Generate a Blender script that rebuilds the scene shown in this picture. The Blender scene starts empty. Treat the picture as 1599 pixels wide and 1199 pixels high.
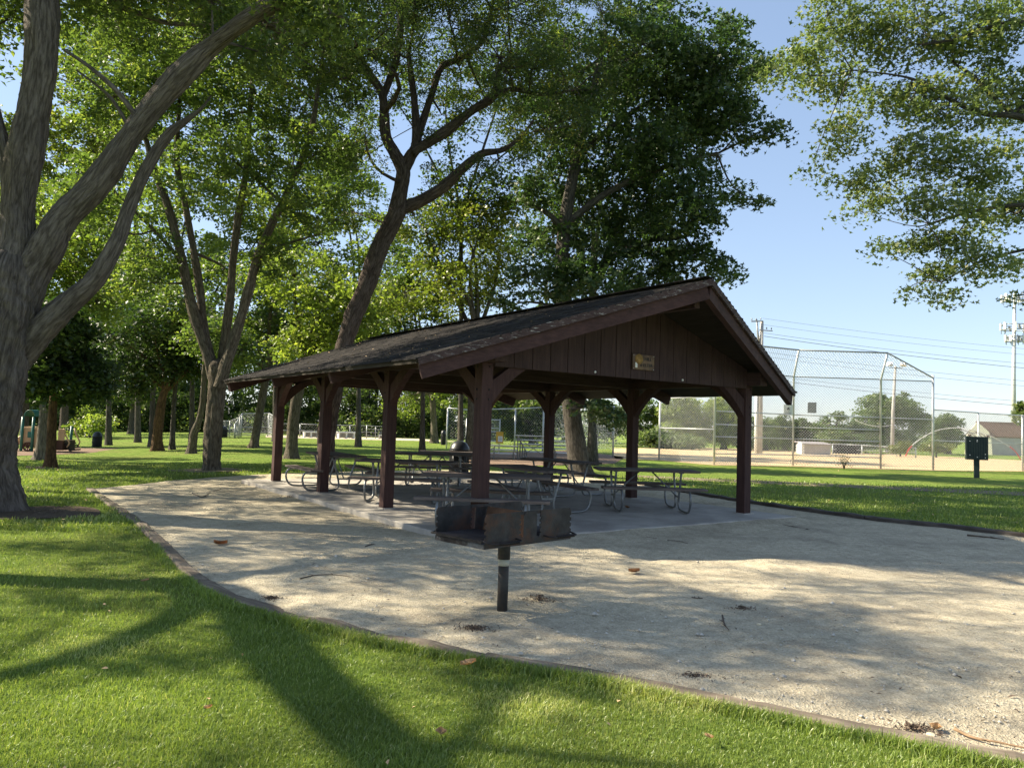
import bpy, bmesh, math, random
import numpy as np
from mathutils import Vector, Matrix
from mathutils.kdtree import KDTree
from math import radians as R, sin, cos, pi, sqrt, atan2, tan

random.seed(7); RNG = np.random.default_rng(11)
scn = bpy.context.scene
COL = scn.collection

# ------------------------------------------------------------------ camera model
FPX, PITCH, ROLL, CAMZ = 1161.4, R(3.24), R(1.87), 1.6
SUN_AZ, SUN_EL = R(-80), R(38)          # azimuth clockwise from +Y
_U0 = Vector((0, -sin(PITCH), cos(PITCH))); _X0 = Vector((1, 0, 0))
CF = Vector((0, cos(PITCH), sin(PITCH)))
CR = _X0*cos(ROLL) + _U0*sin(ROLL); CU = -_X0*sin(ROLL) + _U0*cos(ROLL)
CO = Vector((0, 0, CAMZ))
def ray(px, py): return CR*((px-799.5)/FPX) - CU*((py-599.5)/FPX) + CF
def smooth(a, b, x):
    t = min(1, max(0, (x-a)/(b-a))); return t*t*(3-2*t)
def gz(x, y):
    """height of the ground: the park falls away gently to the back left"""
    if y < 14: return 0.0
    w = smooth(.34, .55, -x/y)
    return -0.012*w*(min(y, 45)-14)
def at(px, py, h=0.0):
    """point of the ground (plus h) seen at this spot of the photograph"""
    d = ray(px, py); z = h
    for _ in range(30):
        t = (z-CAMZ)/d.z if d.z < -1e-6 else 400
        t = max(.1, min(t, 400)); p = CO + d*t; z = gz(p.x, p.y)+h
    return p
def atd(px, py, Y):
    d = ray(px, py); return CO + d*(Y/d.y)
def pw(n, Y): return n*Y/FPX

cam = bpy.data.cameras.new('camera'); camo = bpy.data.objects.new('camera', cam); COL.objects.link(camo)
cam.sensor_width = 36; cam.lens = FPX*36/1599; cam.clip_start = .05; cam.clip_end = 2500
camo.matrix_world = Matrix((CR, CU, -CF)).transposed().to_4x4(); camo.location = CO
scn.camera = camo

# ------------------------------------------------------------------ light
w = bpy.data.worlds.new('World'); scn.world = w; w.use_nodes = True
nt = w.node_tree; nt.nodes.clear()
sky = nt.nodes.new('ShaderNodeTexSky'); sky.sky_type = 'NISHITA'; sky.sun_disc = False
sky.sun_elevation = SUN_EL; sky.sun_rotation = SUN_AZ % (2*pi)
sky.air_density = 1.0; sky.dust_density = 0.35; sky.ozone_density = 4.0; sky.altitude = 200
bg = nt.nodes.new('ShaderNodeBackground'); bg.inputs[1].default_value = .140
out = nt.nodes.new('ShaderNodeOutputWorld')
gm = nt.nodes.new('ShaderNodeGamma'); gm.inputs[1].default_value = .60; nt.links.new(sky.outputs[0], gm.inputs[0])
tn = nt.nodes.new('ShaderNodeMixRGB'); tn.blend_type = 'MULTIPLY'; tn.inputs[0].default_value = 1; tn.inputs[2].default_value = (.98, .985, 1.03, 1)
nt.links.new(gm.outputs[0], tn.inputs[1]); nt.links.new(tn.outputs[0], bg.inputs[0]); nt.links.new(bg.outputs[0], out.inputs[0])
sl = bpy.data.lights.new('sun', 'SUN'); sl.energy = 4.6; sl.angle = R(.53); sl.color = (1, .90, .71)
so = bpy.data.objects.new('sun', sl); COL.objects.link(so)
SUNV = Vector((sin(SUN_AZ)*cos(SUN_EL), cos(SUN_AZ)*cos(SUN_EL), sin(SUN_EL)))
so.rotation_euler = SUNV.to_track_quat('Z', 'Y').to_euler(); so.location = SUNV*100
vs = scn.view_settings; vs.view_transform = 'Standard'; vs.look = 'None'; vs.gamma = 1; vs.exposure = 1.48
cy = scn.cycles
scn.render.engine = 'CYCLES'
cy.max_bounces = 8; cy.diffuse_bounces = 4; cy.glossy_bounces = 2; cy.transmission_bounces = 4; cy.transparent_max_bounces = 8
cy.use_denoising = True; cy.use_adaptive_sampling = False; cy.use_light_tree = False; cy.sample_clamp_indirect = 6
try: cy.denoising_input_passes = 'RGB_ALBEDO_NORMAL'; cy.denoising_prefilter = 'NONE'
except Exception: pass

# ------------------------------------------------------------------ materials
class N:
    def __init__(s, name):
        s.m = bpy.data.materials.new(name); s.m.use_nodes = True; s.t = s.m.node_tree; s.t.nodes.clear()
        s.out = s.n('OutputMaterial')
    def n(s, kind, **kw):
        nd = s.t.nodes.new('ShaderNode'+kind)
        for k, v in kw.items():
            if k.startswith('i_'):
                key = k[2:]; key = int(key) if key.isdigit() else key.replace('_', ' ')
                nd.inputs[key].default_value = v
            else: setattr(nd, k, v)
        return nd
    def l(s, a, b): s.t.links.new(a, b)
    def coord(s, kind='Object', scale=(1, 1, 1)):
        tc = s.n('TexCoord'); mp = s.n('Mapping'); mp.inputs['Scale'].default_value = scale
        s.l(tc.outputs[kind], mp.inputs[0]); return mp.outputs[0]
    def noise(s, co, scale, detail=4, rough=.6, dist=0):
        nd = s.n('TexNoise'); nd.inputs['Scale'].default_value = scale; nd.inputs['Detail'].default_value = detail
        nd.inputs['Roughness'].default_value = rough; nd.inputs['Distortion'].default_value = dist
        if co is not None: s.l(co, nd.inputs['Vector'])
        return nd.outputs['Fac']
    def ramp(s, fac, stops, interp='LINEAR'):
        nd = s.n('ValToRGB'); cr = nd.color_ramp; cr.interpolation = interp
        while len(cr.elements) < len(stops): cr.elements.new(.5)
        for e, (p, c) in zip(cr.elements, stops):
            e.position = p; e.color = (*c, 1) if len(c) == 3 else c
        s.l(fac, nd.inputs[0]); return nd.outputs[0]
    def mix(s, fac, a, b, blend='MIX'):
        nd = s.n('MixRGB', blend_type=blend)
        for v, i in ((fac, 0), (a, 1), (b, 2)):
            if isinstance(v, (int, float)): nd.inputs[i].default_value = v
            elif isinstance(v, tuple): nd.inputs[i].default_value = (*v, 1)
            else: s.l(v, nd.inputs[i])
        return nd.outputs[0]
    def bump(s, h, strength=.5, dist=.02, normal=None):
        nd = s.n('Bump'); nd.inputs['Strength'].default_value = strength; nd.inputs['Distance'].default_value = dist
        s.l(h, nd.inputs['Height'])
        if normal is not None: s.l(normal, nd.inputs['Normal'])
        return nd.outputs[0]
    def pr(s, col, rough=.8, metal=0, normal=None, spec=.3):
        b = s.n('BsdfPrincipled'); b.inputs['Metallic'].default_value = metal; b.inputs['Specular IOR Level'].default_value = spec
        for v, k in ((col, 'Base Color'), (rough, 'Roughness')):
            if isinstance(v, (int, float)): b.inputs[k].default_value = v
            elif isinstance(v, tuple): b.inputs[k].default_value = (*v, 1)
            else: s.l(v, b.inputs[k])
        if normal is not None: s.l(normal, b.inputs['Normal'])
        s.l(b.outputs[0], s.out.inputs[0]); return b
def g3(v): return (v, v, v)
MAT = {}
def simple(name, col, rough=.7, metal=0, var=.25, scale=6, bump=.2, spec=.3, dirt=None):
    n = N(name); co = n.coord()
    f = n.noise(co, scale, 6)
    c = n.mix(n.ramp(f, [(.3, g3(0)), (.7, g3(1))]), tuple(x*(1-var) for x in col), tuple(min(1, x*(1+var)) for x in col))
    if dirt:
        f2 = n.noise(co, scale*.35, 8, .7); c = n.mix(n.ramp(f2, [(.48, g3(0)), (.62, g3(1))]), c, dirt)
    n.pr(c, rough, metal, n.bump(n.noise(co, scale*8, 4), bump, .005), spec); MAT[name] = n.m; return n.m
def leafmat(name, c1, c2, c3=None, tr=.5, tmul=(1.2, 1.5, .65), gloss=.05):
    n = N(name); a = n.n('Attribute', attribute_name='rnd')
    stops = [(0, c1), (.75, c2), (1, c3 or c2)]
    c = n.ramp(a.outputs['Fac'], stops)
    f = n.noise(n.coord('Object'), .55, 2)
    c = n.mix(.5, c, n.ramp(f, [(.3, g3(.55)), (.7, g3(1.45))]), 'MULTIPLY')
    d = n.n('BsdfDiffuse'); n.l(c, d.inputs[0])
    t = n.n('BsdfTranslucent'); n.l(n.mix(1, c, tmul, 'MULTIPLY'), t.inputs[0])
    m = n.n('MixShader'); m.inputs[0].default_value = tr; n.l(d.outputs[0], m.inputs[1]); n.l(t.outputs[0], m.inputs[2])
    g = n.n('BsdfGlossy'); g.inputs['Roughness'].default_value = .45
    m2 = n.n('MixShader'); m2.inputs[0].default_value = gloss; n.l(m.outputs[0], m2.inputs[1]); n.l(g.outputs[0], m2.inputs[2])
    n.l(m2.outputs[0], n.out.inputs[0]); MAT[name] = n.m
leafmat('maple_leaf', (.052, .086, .026), (.135, .185, .052), (.30, .32, .085), tr=.54, tmul=(1.35, 1.5, .65))
leafmat('locust_leaf', (.040, .066, .024), (.085, .120, .038), (.26, .22, .05), tmul=(1.3, 1.45, .65))
leafmat('sycamore_leaf', (.036, .066, .026), (.082, .125, .048), (.18, .21, .09), tr=.42)
leafmat('overhang_leaf', (.10, .145, .055), (.21, .26, .095), (.34, .32, .14), tr=.5, tmul=(1.3, 1.4, .75))  # leaf colours lightened to carry haze and flare
leafmat('dark_leaf', (.024, .044, .016), (.055, .085, .026), (.10, .13, .036), tr=.4)
leafmat('light_leaf', (.095, .14, .032), (.225, .275, .06), (.38, .39, .10), tr=.54, tmul=(1.35, 1.5, .65))
leafmat('yellow_leaf', (.10, .13, .028), (.20, .215, .04), (.36, .31, .06))
leafmat('hazed_leaf', (.085, .125, .05), (.15, .195, .075), (.24, .26, .12), tr=.35, gloss=.02)  # paler leaf colours stand in for distance haze
leafmat('wood_leaf', (.028, .045, .018), (.11, .145, .042), (.30, .31, .09), tr=.45, gloss=.02)
leafmat('grass_blade', (.122, .190, .034), (.30, .385, .075), (.50, .50, .20), tr=.4, tmul=(1.2, 1.2, .7))

def bark(name, dark, light, sc=1.0, ridge=1.0, lo=.41, hi=.57):
    n = N(name); a = n.n('Attribute', attribute_name='bk'); obj = a.outputs['Vector']
    def sv(v):
        m = n.n('Mapping'); m.inputs['Scale'].default_value = v; n.l(obj, m.inputs[0]); return m.outputs[0]
    wob = n.noise(sv((2.5*sc, 2.5*sc, 1.6*sc)), 1.0, 3)
    co = n.mix(.35, sv((6*sc, 6*sc, 1.5*sc)), wob, 'ADD')
    v = n.n('TexVoronoi', feature='DISTANCE_TO_EDGE'); v.inputs['Scale'].default_value = 1.25; n.l(co, v.inputs['Vector'])
    f1 = n.noise(sv((13*sc, 13*sc, 2.3*sc)), 1.3, 9, .72, .8); f2 = n.noise(sv((26*sc, 26*sc, 5*sc)), 1.3, 6, .7)
    cr = n.ramp(v.outputs['Distance'], [(0, g3(.25)), (.16, g3(1))])
    h = n.mix(.22, n.mix(.30, f1, f2), cr, 'MULTIPLY')
    big = n.noise(sv((1, 1, .6)), 1.1, 5)
    c = n.ramp(h, [(lo-.14, tuple(x*.30 for x in dark)), (lo, dark), (hi, light), (hi+.16, tuple(min(1, x*1.25) for x in light))])
    c = n.mix(.5, c, n.ramp(big, [(.3, (.72, .68, .64)), (.7, (1.22, 1.24, 1.25))]), 'MULTIPLY')
    n.pr(c, .95, 0, n.bump(h, 1.0*ridge, .10), .1); MAT[name] = n.m
bark('maple_bark', (.105, .088, .074), (.235, .20, .172))
bark('plate_bark', (.088, .073, .056), (.205, .175, .135), 1.3)
bark('locust_bark', (.060, .046, .039), (.145, .115, .10), 1.2)
bark('pale_bark', (.10, .085, .066), (.22, .19, .15), 1.2, .6)
bark('brown_bark', (.075, .046, .026), (.19, .115, .06), 1.4)
bark('grey_bark', (.065, .058, .050), (.155, .14, .12), 1.3)

def timber(name, c, hi, along='y', peel=None):
    n = N(name); sc = {'x': (1.2, 14, 14), 'y': (14, 1.2, 14), 'z': (14, 14, 1.2)}[along]
    co = n.coord('Object', sc); f = n.noise(co, 1.6, 8, .65); g = n.noise(n.coord(), 1.7, 5)
    col = n.ramp(f, [(.25, tuple(x*.6 for x in c)), (.5, c), (.8, hi)])
    col = n.mix(.6, col, n.ramp(g, [(.3, g3(.7)), (.7, g3(1.25))]), 'MULTIPLY')
    if peel:
        p = n.noise(n.coord('Object', (3.2, 3.2, 26)), 2.2, 9, .75); col = n.mix(n.ramp(p, [(.57, g3(0)), (.62, g3(1))]), col, peel)
    n.pr(col, .8, 0, n.bump(f, .35, .006), .25); MAT[name] = n.m
timber('brown_paint', (.060, .031, .027), (.088, .049, .041), 'z')
timber('brown_paint_x', (.062, .036, .031), (.092, .056, .046), 'x')
timber('brown_paint_y', (.060, .035, .030), (.090, .055, .045), 'y')
timber('red_paint', (.060, .031, .027), (.092, .048, .041), 'x')
timber('siding_paint', (.056, .033, .030), (.080, .049, .042), 'z')
timber('dark_deck', (.030, .022, .012), (.05, .036, .03), 'y')
timber('trim_paint', (.062, .038, .034), (.10, .065, .058), 'x', peel=(.40, .37, .33))
timber('table_plank', (.12, .095, .082), (.22, .18, .155), 'x')
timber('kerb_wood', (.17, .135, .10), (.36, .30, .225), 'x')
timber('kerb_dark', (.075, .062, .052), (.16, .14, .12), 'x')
timber('pole_wood', (.40, .38, .35), (.62, .60, .56), 'z')
simple('galvanised', (.22, .225, .225), .42, .6, .25, 14, .05)
simple('grey_steel', (.30, .31, .31), .5, .5, .2, 10, .05)
simple('fence_pipe', (.56, .57, .56), .45, .35, .15, 5, .05)
simple('fence_wire', (.36, .37, .37), .5, .4, .1, 5, 0)
simple('dark_wire', (.14, .15, .145), .6, .3, .1, 5, 0)
simple('aluminium', (.66, .67, .68), .35, .5, .1, 8, .05)
simple('concrete', (.42, .385, .335), .9, 0, .2, 2.2, .25, .2, (.31, .28, .245))
simple('black_plastic', (.018, .019, .02), .38, 0, .2, 8, .05, .5)
simple('black_steel', (.022, .022, .023), .55, .2, .3, 10, .15)
simple('grill_steel', (.048, .044, .042), .62, .35, .45, 9, .5, .3, (.095, .050, .033))
simple('grill_inside', (.045, .036, .033), .8, .2, .5, 12, .6, .2, (.17, .165, .17))
simple('rust_plate', (.13, .07, .04), .85, .1, .45, 7, .5, .2, (.13, .06, .035))
simple('grate_steel', (.040, .033, .032), .6, .5, .3, 14, .2)
simple('post_steel', (.050, .047, .044), .6, .3, .25, 8, .3, .3, (.075, .05, .036))
simple('pale_tape', (.44, .43, .36), .7, 0, .12, 12, .1)
simple('green_panel', (.012, .024, .024), .5, .2, .2, 8, .1, .4)
simple('play_green', (.015, .11, .085), .45, 0, .15, 5, .03, .5)
simple('play_tan', (.50, .33, .19), .55, 0, .12, 4, .03, .4)
simple('play_brown', (.075, .032, .02), .6, 0, .2, 5, .05)
simple('white_paint', (.78, .77, .72), .7, 0, .08, 4, .05)
simple('cream_wall', (.80, .74, .58), .8, 0, .08, 3, .05)
simple('grey_wall', (.42, .40, .39), .85, 0, .1, 3, .1)
simple('brown_roof', (.26, .15, .115), .9, 0, .25, 6, .3)
simple('grey_roof', (.30, .27, .26), .85, 0, .2, 6, .2)
simple('sign_grey', (.30, .29, .28), .5, .3, .1, 6, .03)
simple('sign_yellow', (.62, .38, .06), .6, 0, .12, 8, .05)
simple('paper', (.75, .76, .78), .8, 0, .04, 9, .02)
simple('ink', (.03, .03, .03), .7, 0, .1, 9, .02)
simple('sign_wood', (.13, .085, .06), .7, 0, .5, 9, .3, .3, (.22, .14, .075))
simple('sign_gold', (.30, .18, .06), .7, 0, .3, 18, .2)
simple('pale_rock', (.62, .53, .36), .9, 0, .25, 3, .5)
simple('red_tube', (.55, .05, .04), .5, 0, .1, 5, .03)
simple('pale_tube', (.66, .67, .66), .5, 0, .1, 5, .03)
simple('dead_leaf', (.36, .19, .09), .85, 0, .35, 25, .3, .2, (.24, .11, .05))
simple('tan_leaf', (.56, .37, .20), .85, 0, .25, 25, .3)
simple('twig_wood', (.10, .075, .055), .9, 0, .35, 20, .3)
simple('root_wood', (.26, .17, .10), .9, 0, .3, 20, .3)
simple('litter_dark', (.13, .095, .07), .95, 0, .4, 20, .4)
simple('pebble', (.50, .46, .39), .9, 0, .35, 30, .3)
simple('cable', (.05, .05, .055), .6, 0, .1, 5, 0)
def shingles():
    n = N('shingle'); a = n.n('Attribute', attribute_name='rnd')
    c = n.ramp(a.outputs['Fac'], [(0, (.018, .016, .015)), (.6, (.028, .025, .024)), (1, (.044, .039, .036))])
    f = n.noise(n.coord(), 60, 4); g = n.noise(n.coord(), .8, 5)
    c = n.mix(.7, c, n.ramp(f, [(.3, g3(.5)), (.7, g3(1.5))]), 'MULTIPLY')
    c = n.mix(n.ramp(g, [(.58, g3(0)), (.72, g3(.3))]), c, (.075, .068, .056))
    n.pr(c, .95, 0, n.bump(f, .5, .006), .12); MAT['shingle'] = n.m
shingles()
def spray():
    n = N('water_spray'); d = n.n('BsdfDiffuse'); d.inputs[0].default_value = (.9, .93, .95, 1)
    t = n.n('BsdfTranslucent'); t.inputs[0].default_value = (.9, .93, .95, 1)
    m = n.n('MixShader'); m.inputs[0].default_value = .5; n.l(d.outputs[0], m.inputs[1]); n.l(t.outputs[0], m.inputs[2])
    n.l(m.outputs[0], n.out.inputs[0]); MAT['water_spray'] = n.m
spray()
def grounds():
    # lawn
    n = N('lawn'); co = n.coord()
    f1 = n.noise(co, .35, 4); f2 = n.noise(co, 3.0, 6, .7); f3 = n.noise(co, 55, 4, .8)
    c = n.ramp(f2, [(.25, (.085, .14, .026)), (.5, (.17, .25, .042)), (.75, (.29, .35, .085))])
    c = n.mix(n.ramp(f1, [(.45, g3(0)), (.72, g3(.75))]), c, (.22, .225, .065))
    c = n.mix(.75, c, n.ramp(f3, [(.25, g3(.45)), (.75, g3(1.5))]), 'MULTIPLY')
    n.pr(c, .95, 0, n.bump(f3, 1.0, .05), .08); MAT['lawn'] = n.m
    # gravel
    n = N('gravel'); co = n.coord()
    f1 = n.noise(co, 1.1, 6, .65); f2 = n.noise(co, 9, 7, .75); f3 = n.noise(co, 140, 3, .8)
    v = n.n('TexVoronoi'); v.inputs['Scale'].default_value = 75; n.l(co, v.inputs['Vector'])
    sp = n.noise(co, 34, 3, .8)
    c = n.ramp(f2, [(.25, (.35, .295, .205)), (.55, (.575, .50, .36)), (.8, (.71, .64, .485))])
    c = n.mix(n.ramp(f1, [(.46, g3(0)), (.72, g3(.75))]), c, (.29, .245, .18))
    c = n.mix(n.ramp(n.noise(co, 2.6, 8, .8, .5), [(.60, g3(0)), (.70, g3(.55))]), c, (.17, .135, .09))
    c = n.mix(.55, c, n.ramp(v.outputs['Color'], [(0, g3(.5)), (.5, g3(.97)), (1, g3(1.3))]), 'MULTIPLY')
    c = n.mix(n.ramp(sp, [(.66, g3(0)), (.72, g3(.8))]), c, (.10, .08, .06))
    n.pr(c, .95, 0, n.bump(v.outputs['Distance'], .6, .012, n.bump(f2, .7, .05)), .1); MAT['gravel'] = n.m
    for nm, a, b, s in (('infield_dirt', (.46, .33, .18), (.60, .46, .28), 3), ('mulch', (.17, .115, .08), (.28, .20, .145), 14),
                        ('path_dirt', (.16, .13, .085), (.27, .225, .15), 6), ('pale_dirt', (.50, .42, .30), (.62, .54, .40), 4), ('dark_soil', (.075, .055, .04), (.15, .115, .085), 12)):
        n = N(nm); co = n.coord(); f = n.noise(co, s, 7, .7); g = n.noise(co, 60, 3, .8)
        c = n.mix(.6, n.ramp(f, [(.3, a), (.7, b)]), n.ramp(g, [(.3, g3(.6)), (.7, g3(1.4))]), 'MULTIPLY')
        n.pr(c, .95, 0, n.bump(g, .6, .02), .1); MAT[nm] = n.m
grounds()

# ------------------------------------------------------------------ object helpers
def tag(o, label=None, cat=None, group=None, kind=None):
    if label: o['label'] = label
    if cat: o['category'] = cat
    if group: o['group'] = group
    if kind: o['kind'] = kind
    return o
def empty(name, loc=(0, 0, 0), rz=0, label=None, cat=None, group=None):
    o = bpy.data.objects.new(name, None); COL.objects.link(o); o.location = loc; o.rotation_euler = (0, 0, rz)
    o.empty_display_size = .2
    return tag(o, label, cat, group)
def link(name, me, parent=None, loc=None):
    o = bpy.data.objects.new(name, me); COL.objects.link(o)
    if parent: o.parent = parent
    if loc is not None: o.location = loc
    return o
def kids(o): return [c for c in bpy.data.objects if c.parent == o]
def copy_tree(o, parent=None):
    c = o.copy(); COL.objects.link(c); c.parent = parent
    for k in kids(o): copy_tree(k, c)
    return c
def np_mesh(name, verts, faces, mat, rnd=None, smooth_=False):
    """faces: (n,k) int array"""
    verts = np.ascontiguousarray(verts, dtype=np.float32); faces = np.ascontiguousarray(faces, dtype=np.int32)
    me = bpy.data.meshes.new(name); n, k = faces.shape
    me.vertices.add(len(verts)); me.vertices.foreach_set('co', verts.ravel())
    me.loops.add(n*k); me.loops.foreach_set('vertex_index', faces.ravel())
    me.polygons.add(n); me.polygons.foreach_set('loop_start', np.arange(0, n*k, k, dtype=np.int32))
    me.polygons.foreach_set('loop_total', np.full(n, k, dtype=np.int32))
    me.update(calc_edges=True)
    if rnd is not None:
        at_ = me.attributes.new('rnd', 'FLOAT', 'FACE'); at_.data.foreach_set('value', np.ascontiguousarray(rnd, dtype=np.float32))
    if smooth_: me.polygons.foreach_set('use_smooth', np.ones(n, dtype=bool))
    me.materials.append(MAT[mat]); return me
class MB:
    """collects boxes, bars, tubes and prisms; build() links them as one mesh object"""
    def __init__(s): s.v = []; s.f = []; s.sm = []; s.bk = []; s.usebk = False
    def add(s, vs, fs, sm=False, bk=None):
        b = len(s.v); s.bk += bk if bk else [(v[0], v[1], v[2]) for v in vs]; s.usebk = s.usebk or bool(bk); s.v += [tuple(v) for v in vs]; s.f += [tuple(b+i for i in f) for f in fs]; s.sm += [sm]*len(fs); return s
    def box(s, c, d, rot=None, bev=0):
        x, y, z = (i/2 for i in d); c = Vector(c)
        M_ = rot if rot is not None else Matrix.Identity(3)
        if bev <= 0:
            vs = [Vector((a, b, e)) for a in (-x, x) for b in (-y, y) for e in (-z, z)]
            fs = [(0, 1, 3, 2), (4, 6, 7, 5), (0, 4, 5, 1), (2, 3, 7, 6), (0, 2, 6, 4), (1, 5, 7, 3)]
            return s.add([c + M_ @ v for v in vs], fs)
        bm = bmesh.new(); bmesh.ops.create_cube(bm, size=1)
        for v in bm.verts: v.co = Vector((v.co.x*2*x, v.co.y*2*y, v.co.z*2*z))
        bmesh.ops.bevel(bm, geom=bm.edges[:], offset=bev, segments=2, affect='EDGES', profile=.5)
        bm.verts.index_update(); vs = [c + M_ @ v.co for v in bm.verts]; fs = [[v.index for v in f.verts] for f in bm.faces]; bm.free()
        return s.add(vs, fs)
    def bar(s, a, b, wd, ht, up=(0, 0, 1), bev=0):
        a, b = Vector(a), Vector(b); ax = (b-a); L = ax.length; ax = ax/L
        u = Vector(up); sd = ax.cross(u); sd = sd.normalized() if sd.length > 1e-5 else Vector((1, 0, 0)); u = sd.cross(ax)
        M_ = Matrix((ax, sd, u)).transposed(); return s.box((a+b)/2, (L, wd, ht), M_, bev)
    def tube(s, pts, r, n=8, cap=True, closed=False):
        pts = [Vector(p) for p in pts]; rs = r if isinstance(r, (list, tuple)) else [r]*len(pts)
        m = len(pts); vs = []; prev = None
        for i, p in enumerate(pts):
            if closed: t = pts[(i+1) % m]-pts[i-1]
            else: t = pts[min(i+1, m-1)]-pts[max(i-1, 0)]
            t = t.normalized() if t.length > 1e-9 else Vector((0, 0, 1))
            if prev is None:
                q = Vector((0, 0, 1)) if abs(t.z) < .9 else Vector((1, 0, 0)); prev = t.cross(q).normalized()
            prev = (prev - t*prev.dot(t)); prev = prev.normalized() if prev.length > 1e-6 else t.orthogonal().normalized()
            bn = t.cross(prev)
            vs += [p + (prev*cos(2*pi*k/n) + bn*sin(2*pi*k/n))*rs[i] for k in range(n)]
        fs = []
        for i in range(m if closed else m-1):
            j = (i+1) % m
            fs += [(i*n+k, i*n+(k+1) % n, j*n+(k+1) % n, j*n+k) for k in range(n)]
        s.add(vs, fs, True)
        if cap and not closed:
            b = len(s.v)-len(vs)
            s.f.append(tuple(b+k for k in range(n))[::-1]); s.f.append(tuple(b+(m-1)*n+k for k in range(n))); s.sm += [False, False]
        return s
    def prism(s, poly, thick, M_, org):
        """2-D polygon extruded by thick; M_ columns = u, v, normal"""
        n = len(poly); org = Vector(org)
        vs = [org + M_ @ Vector((p[0], p[1], -thick/2)) for p in poly] + [org + M_ @ Vector((p[0], p[1], thick/2)) for p in poly]
        fs = [tuple(range(n))[::-1], tuple(range(n, 2*n))] + [(i, (i+1) % n, n+(i+1) % n, n+i) for i in range(n)]
        return s.add(vs, fs)
    def lathe(s, prof, n=20, c=(0, 0, 0)):
        c = Vector(c); vs = []; m = len(prof)
        for r, z in prof: vs += [c + Vector((r*cos(2*pi*k/n), r*sin(2*pi*k/n), z)) for k in range(n)]
        fs = [(i*n+k, i*n+(k+1) % n, (i+1)*n+(k+1) % n, (i+1)*n+k) for i in range(m-1) for k in range(n)]
        s.add(vs, fs, True); b = len(s.v)-len(vs)
        s.f.append(tuple(b+k for k in range(n))[::-1]); s.f.append(tuple(b+(m-1)*n+k for k in range(n))); s.sm += [False, False]; return s
    def mesh(s, name, mat):
        me = bpy.data.meshes.new(name); me.from_pydata([tuple(v) for v in s.v], [], s.f)
        me.polygons.foreach_set('use_smooth', s.sm); me.materials.append(MAT[mat]); me.update()
        if s.usebk: me.attributes.new('bk', 'FLOAT_VECTOR', 'POINT').data.foreach_set('vector', np.array(s.bk, dtype=np.float32).ravel())
        return me
    def build(s, name, mat, parent=None): return link(name, s.mesh(name, mat), parent)
def frame(u, v): u = Vector(u).normalized(); v = Vector(v).normalized(); return Matrix((u, v, u.cross(v))).transposed()
def catmull(pts, step=6):
    P = [np.array(p, float) for p in pts]; P = [2*P[0]-P[1]] + P + [2*P[-1]-P[-2]]; o = []
    for i in range(1, len(P)-2):
        a, b, c, d = P[i-1:i+3]
        for k in range(step):
            t = k/step; o.append(.5*((2*b)+(c-a)*t+(2*a-5*b+4*c-d)*t*t+(3*b-a-3*c+d)*t**3))
    o.append(P[-2]); return o
def text_mesh(txt, size, depth=.003):
    cu = bpy.data.curves.new('txt', 'FONT'); cu.body = txt; cu.size = size; cu.extrude = depth; cu.align_x = 'CENTER'; cu.align_y = 'CENTER'
    o = bpy.data.objects.new('txt', cu); COL.objects.link(o); bpy.context.view_layer.update()
    me = bpy.data.meshes.new_from_object(o.evaluated_get(bpy.context.evaluated_depsgraph_get())); bpy.data.objects.remove(o); return me

# ------------------------------------------------------------------ ground
def structure(name, me): return tag(link(name, me), kind='structure')
def polar_sheet(name, mat):
    ys = np.concatenate([np.linspace(-30, 14, 23), np.linspace(14, 80, 45)[1:], np.array([100, 130, 180, 260, 400, 700, 1200])])
    ts = np.linspace(-1, 1, 61); vs = []
    for y in ys:
        span = 40 + max(0, y)*1.3
        for t in ts: x = t*span; vs.append((x, y, gz(x, y)))
    n = len(ts); fs = [(i*n+k, i*n+k+1, (i+1)*n+k+1, (i+1)*n+k) for i in range(len(ys)-1) for k in range(n-1)]
    return structure(name, np_mesh(name, np.array(vs), np.array(fs), mat, smooth_=True))
polar_sheet('lawn', 'lawn')
def inpoly(x, y, P):
    x = np.asarray(x); y = np.asarray(y); ins = np.zeros(x.shape, bool); n = len(P)
    for i in range(n):
        x1, y1 = P[i]; x2, y2 = P[(i+1) % n]
        c = ((y1 > y) != (y2 > y)); ins ^= c & (x < (x2-x1)*(y-y1)/((y2-y1) if y2 != y1 else 1e-9)+x1)
    return ins
def sheet(name, pts, mat, lift, lump=0, res=.35):
    """a patch of ground: triangulated polygon following the terrain"""
    bm = bmesh.new(); vs = [bm.verts.new((p[0], p[1], 0)) for p in pts]
    f = bm.faces.new(vs); bmesh.ops.triangulate(bm, faces=[f])
    for _ in range(9):
        es = [e for e in bm.edges if e.calc_length() > res*(1 if lump else max(1, .06*abs(e.verts[0].co.y)))]
        if not es: break
        bmesh.ops.subdivide_edges(bm, edges=es, cuts=1); bmesh.ops.triangulate(bm, faces=[f for f in bm.faces if len(f.verts) > 3])
    from mathutils import noise as mn
    for v in bm.verts:
        h = lump*(mn.noise(Vector((v.co.x*.9, v.co.y*.9, 3)))+.6*mn.noise(Vector((v.co.x*2.7, v.co.y*2.7, 7)))+.35) if lump else 0
        if v.is_boundary: h = 0
        v.co.z = gz(v.co.x, v.co.y)+lift+max(0, h)
    me = bpy.data.meshes.new(name); bm.to_mesh(me); bm.free(); me.materials.append(MAT[mat])
    me.polygons.foreach_set('use_smooth', [True]*len(me.polygons))
    if me.polygons[0].normal.z < 0: me.flip_normals()
    return structure(name, me)
g = lambda x, y: tuple(at(x, y)[:2])
KERB_PX = [(140, 764), (172, 787), (215, 815), (255, 852), (290, 890), (330, 920), (385, 944), (450, 963), (520, 979), (600, 999), (700, 1019), (800, 1036), (900, 1052), (1000, 1071), (1100, 1092), (1200, 1113), (1300, 1134), (1450, 1163), (1599, 1193), (1750, 1222)]
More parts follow.
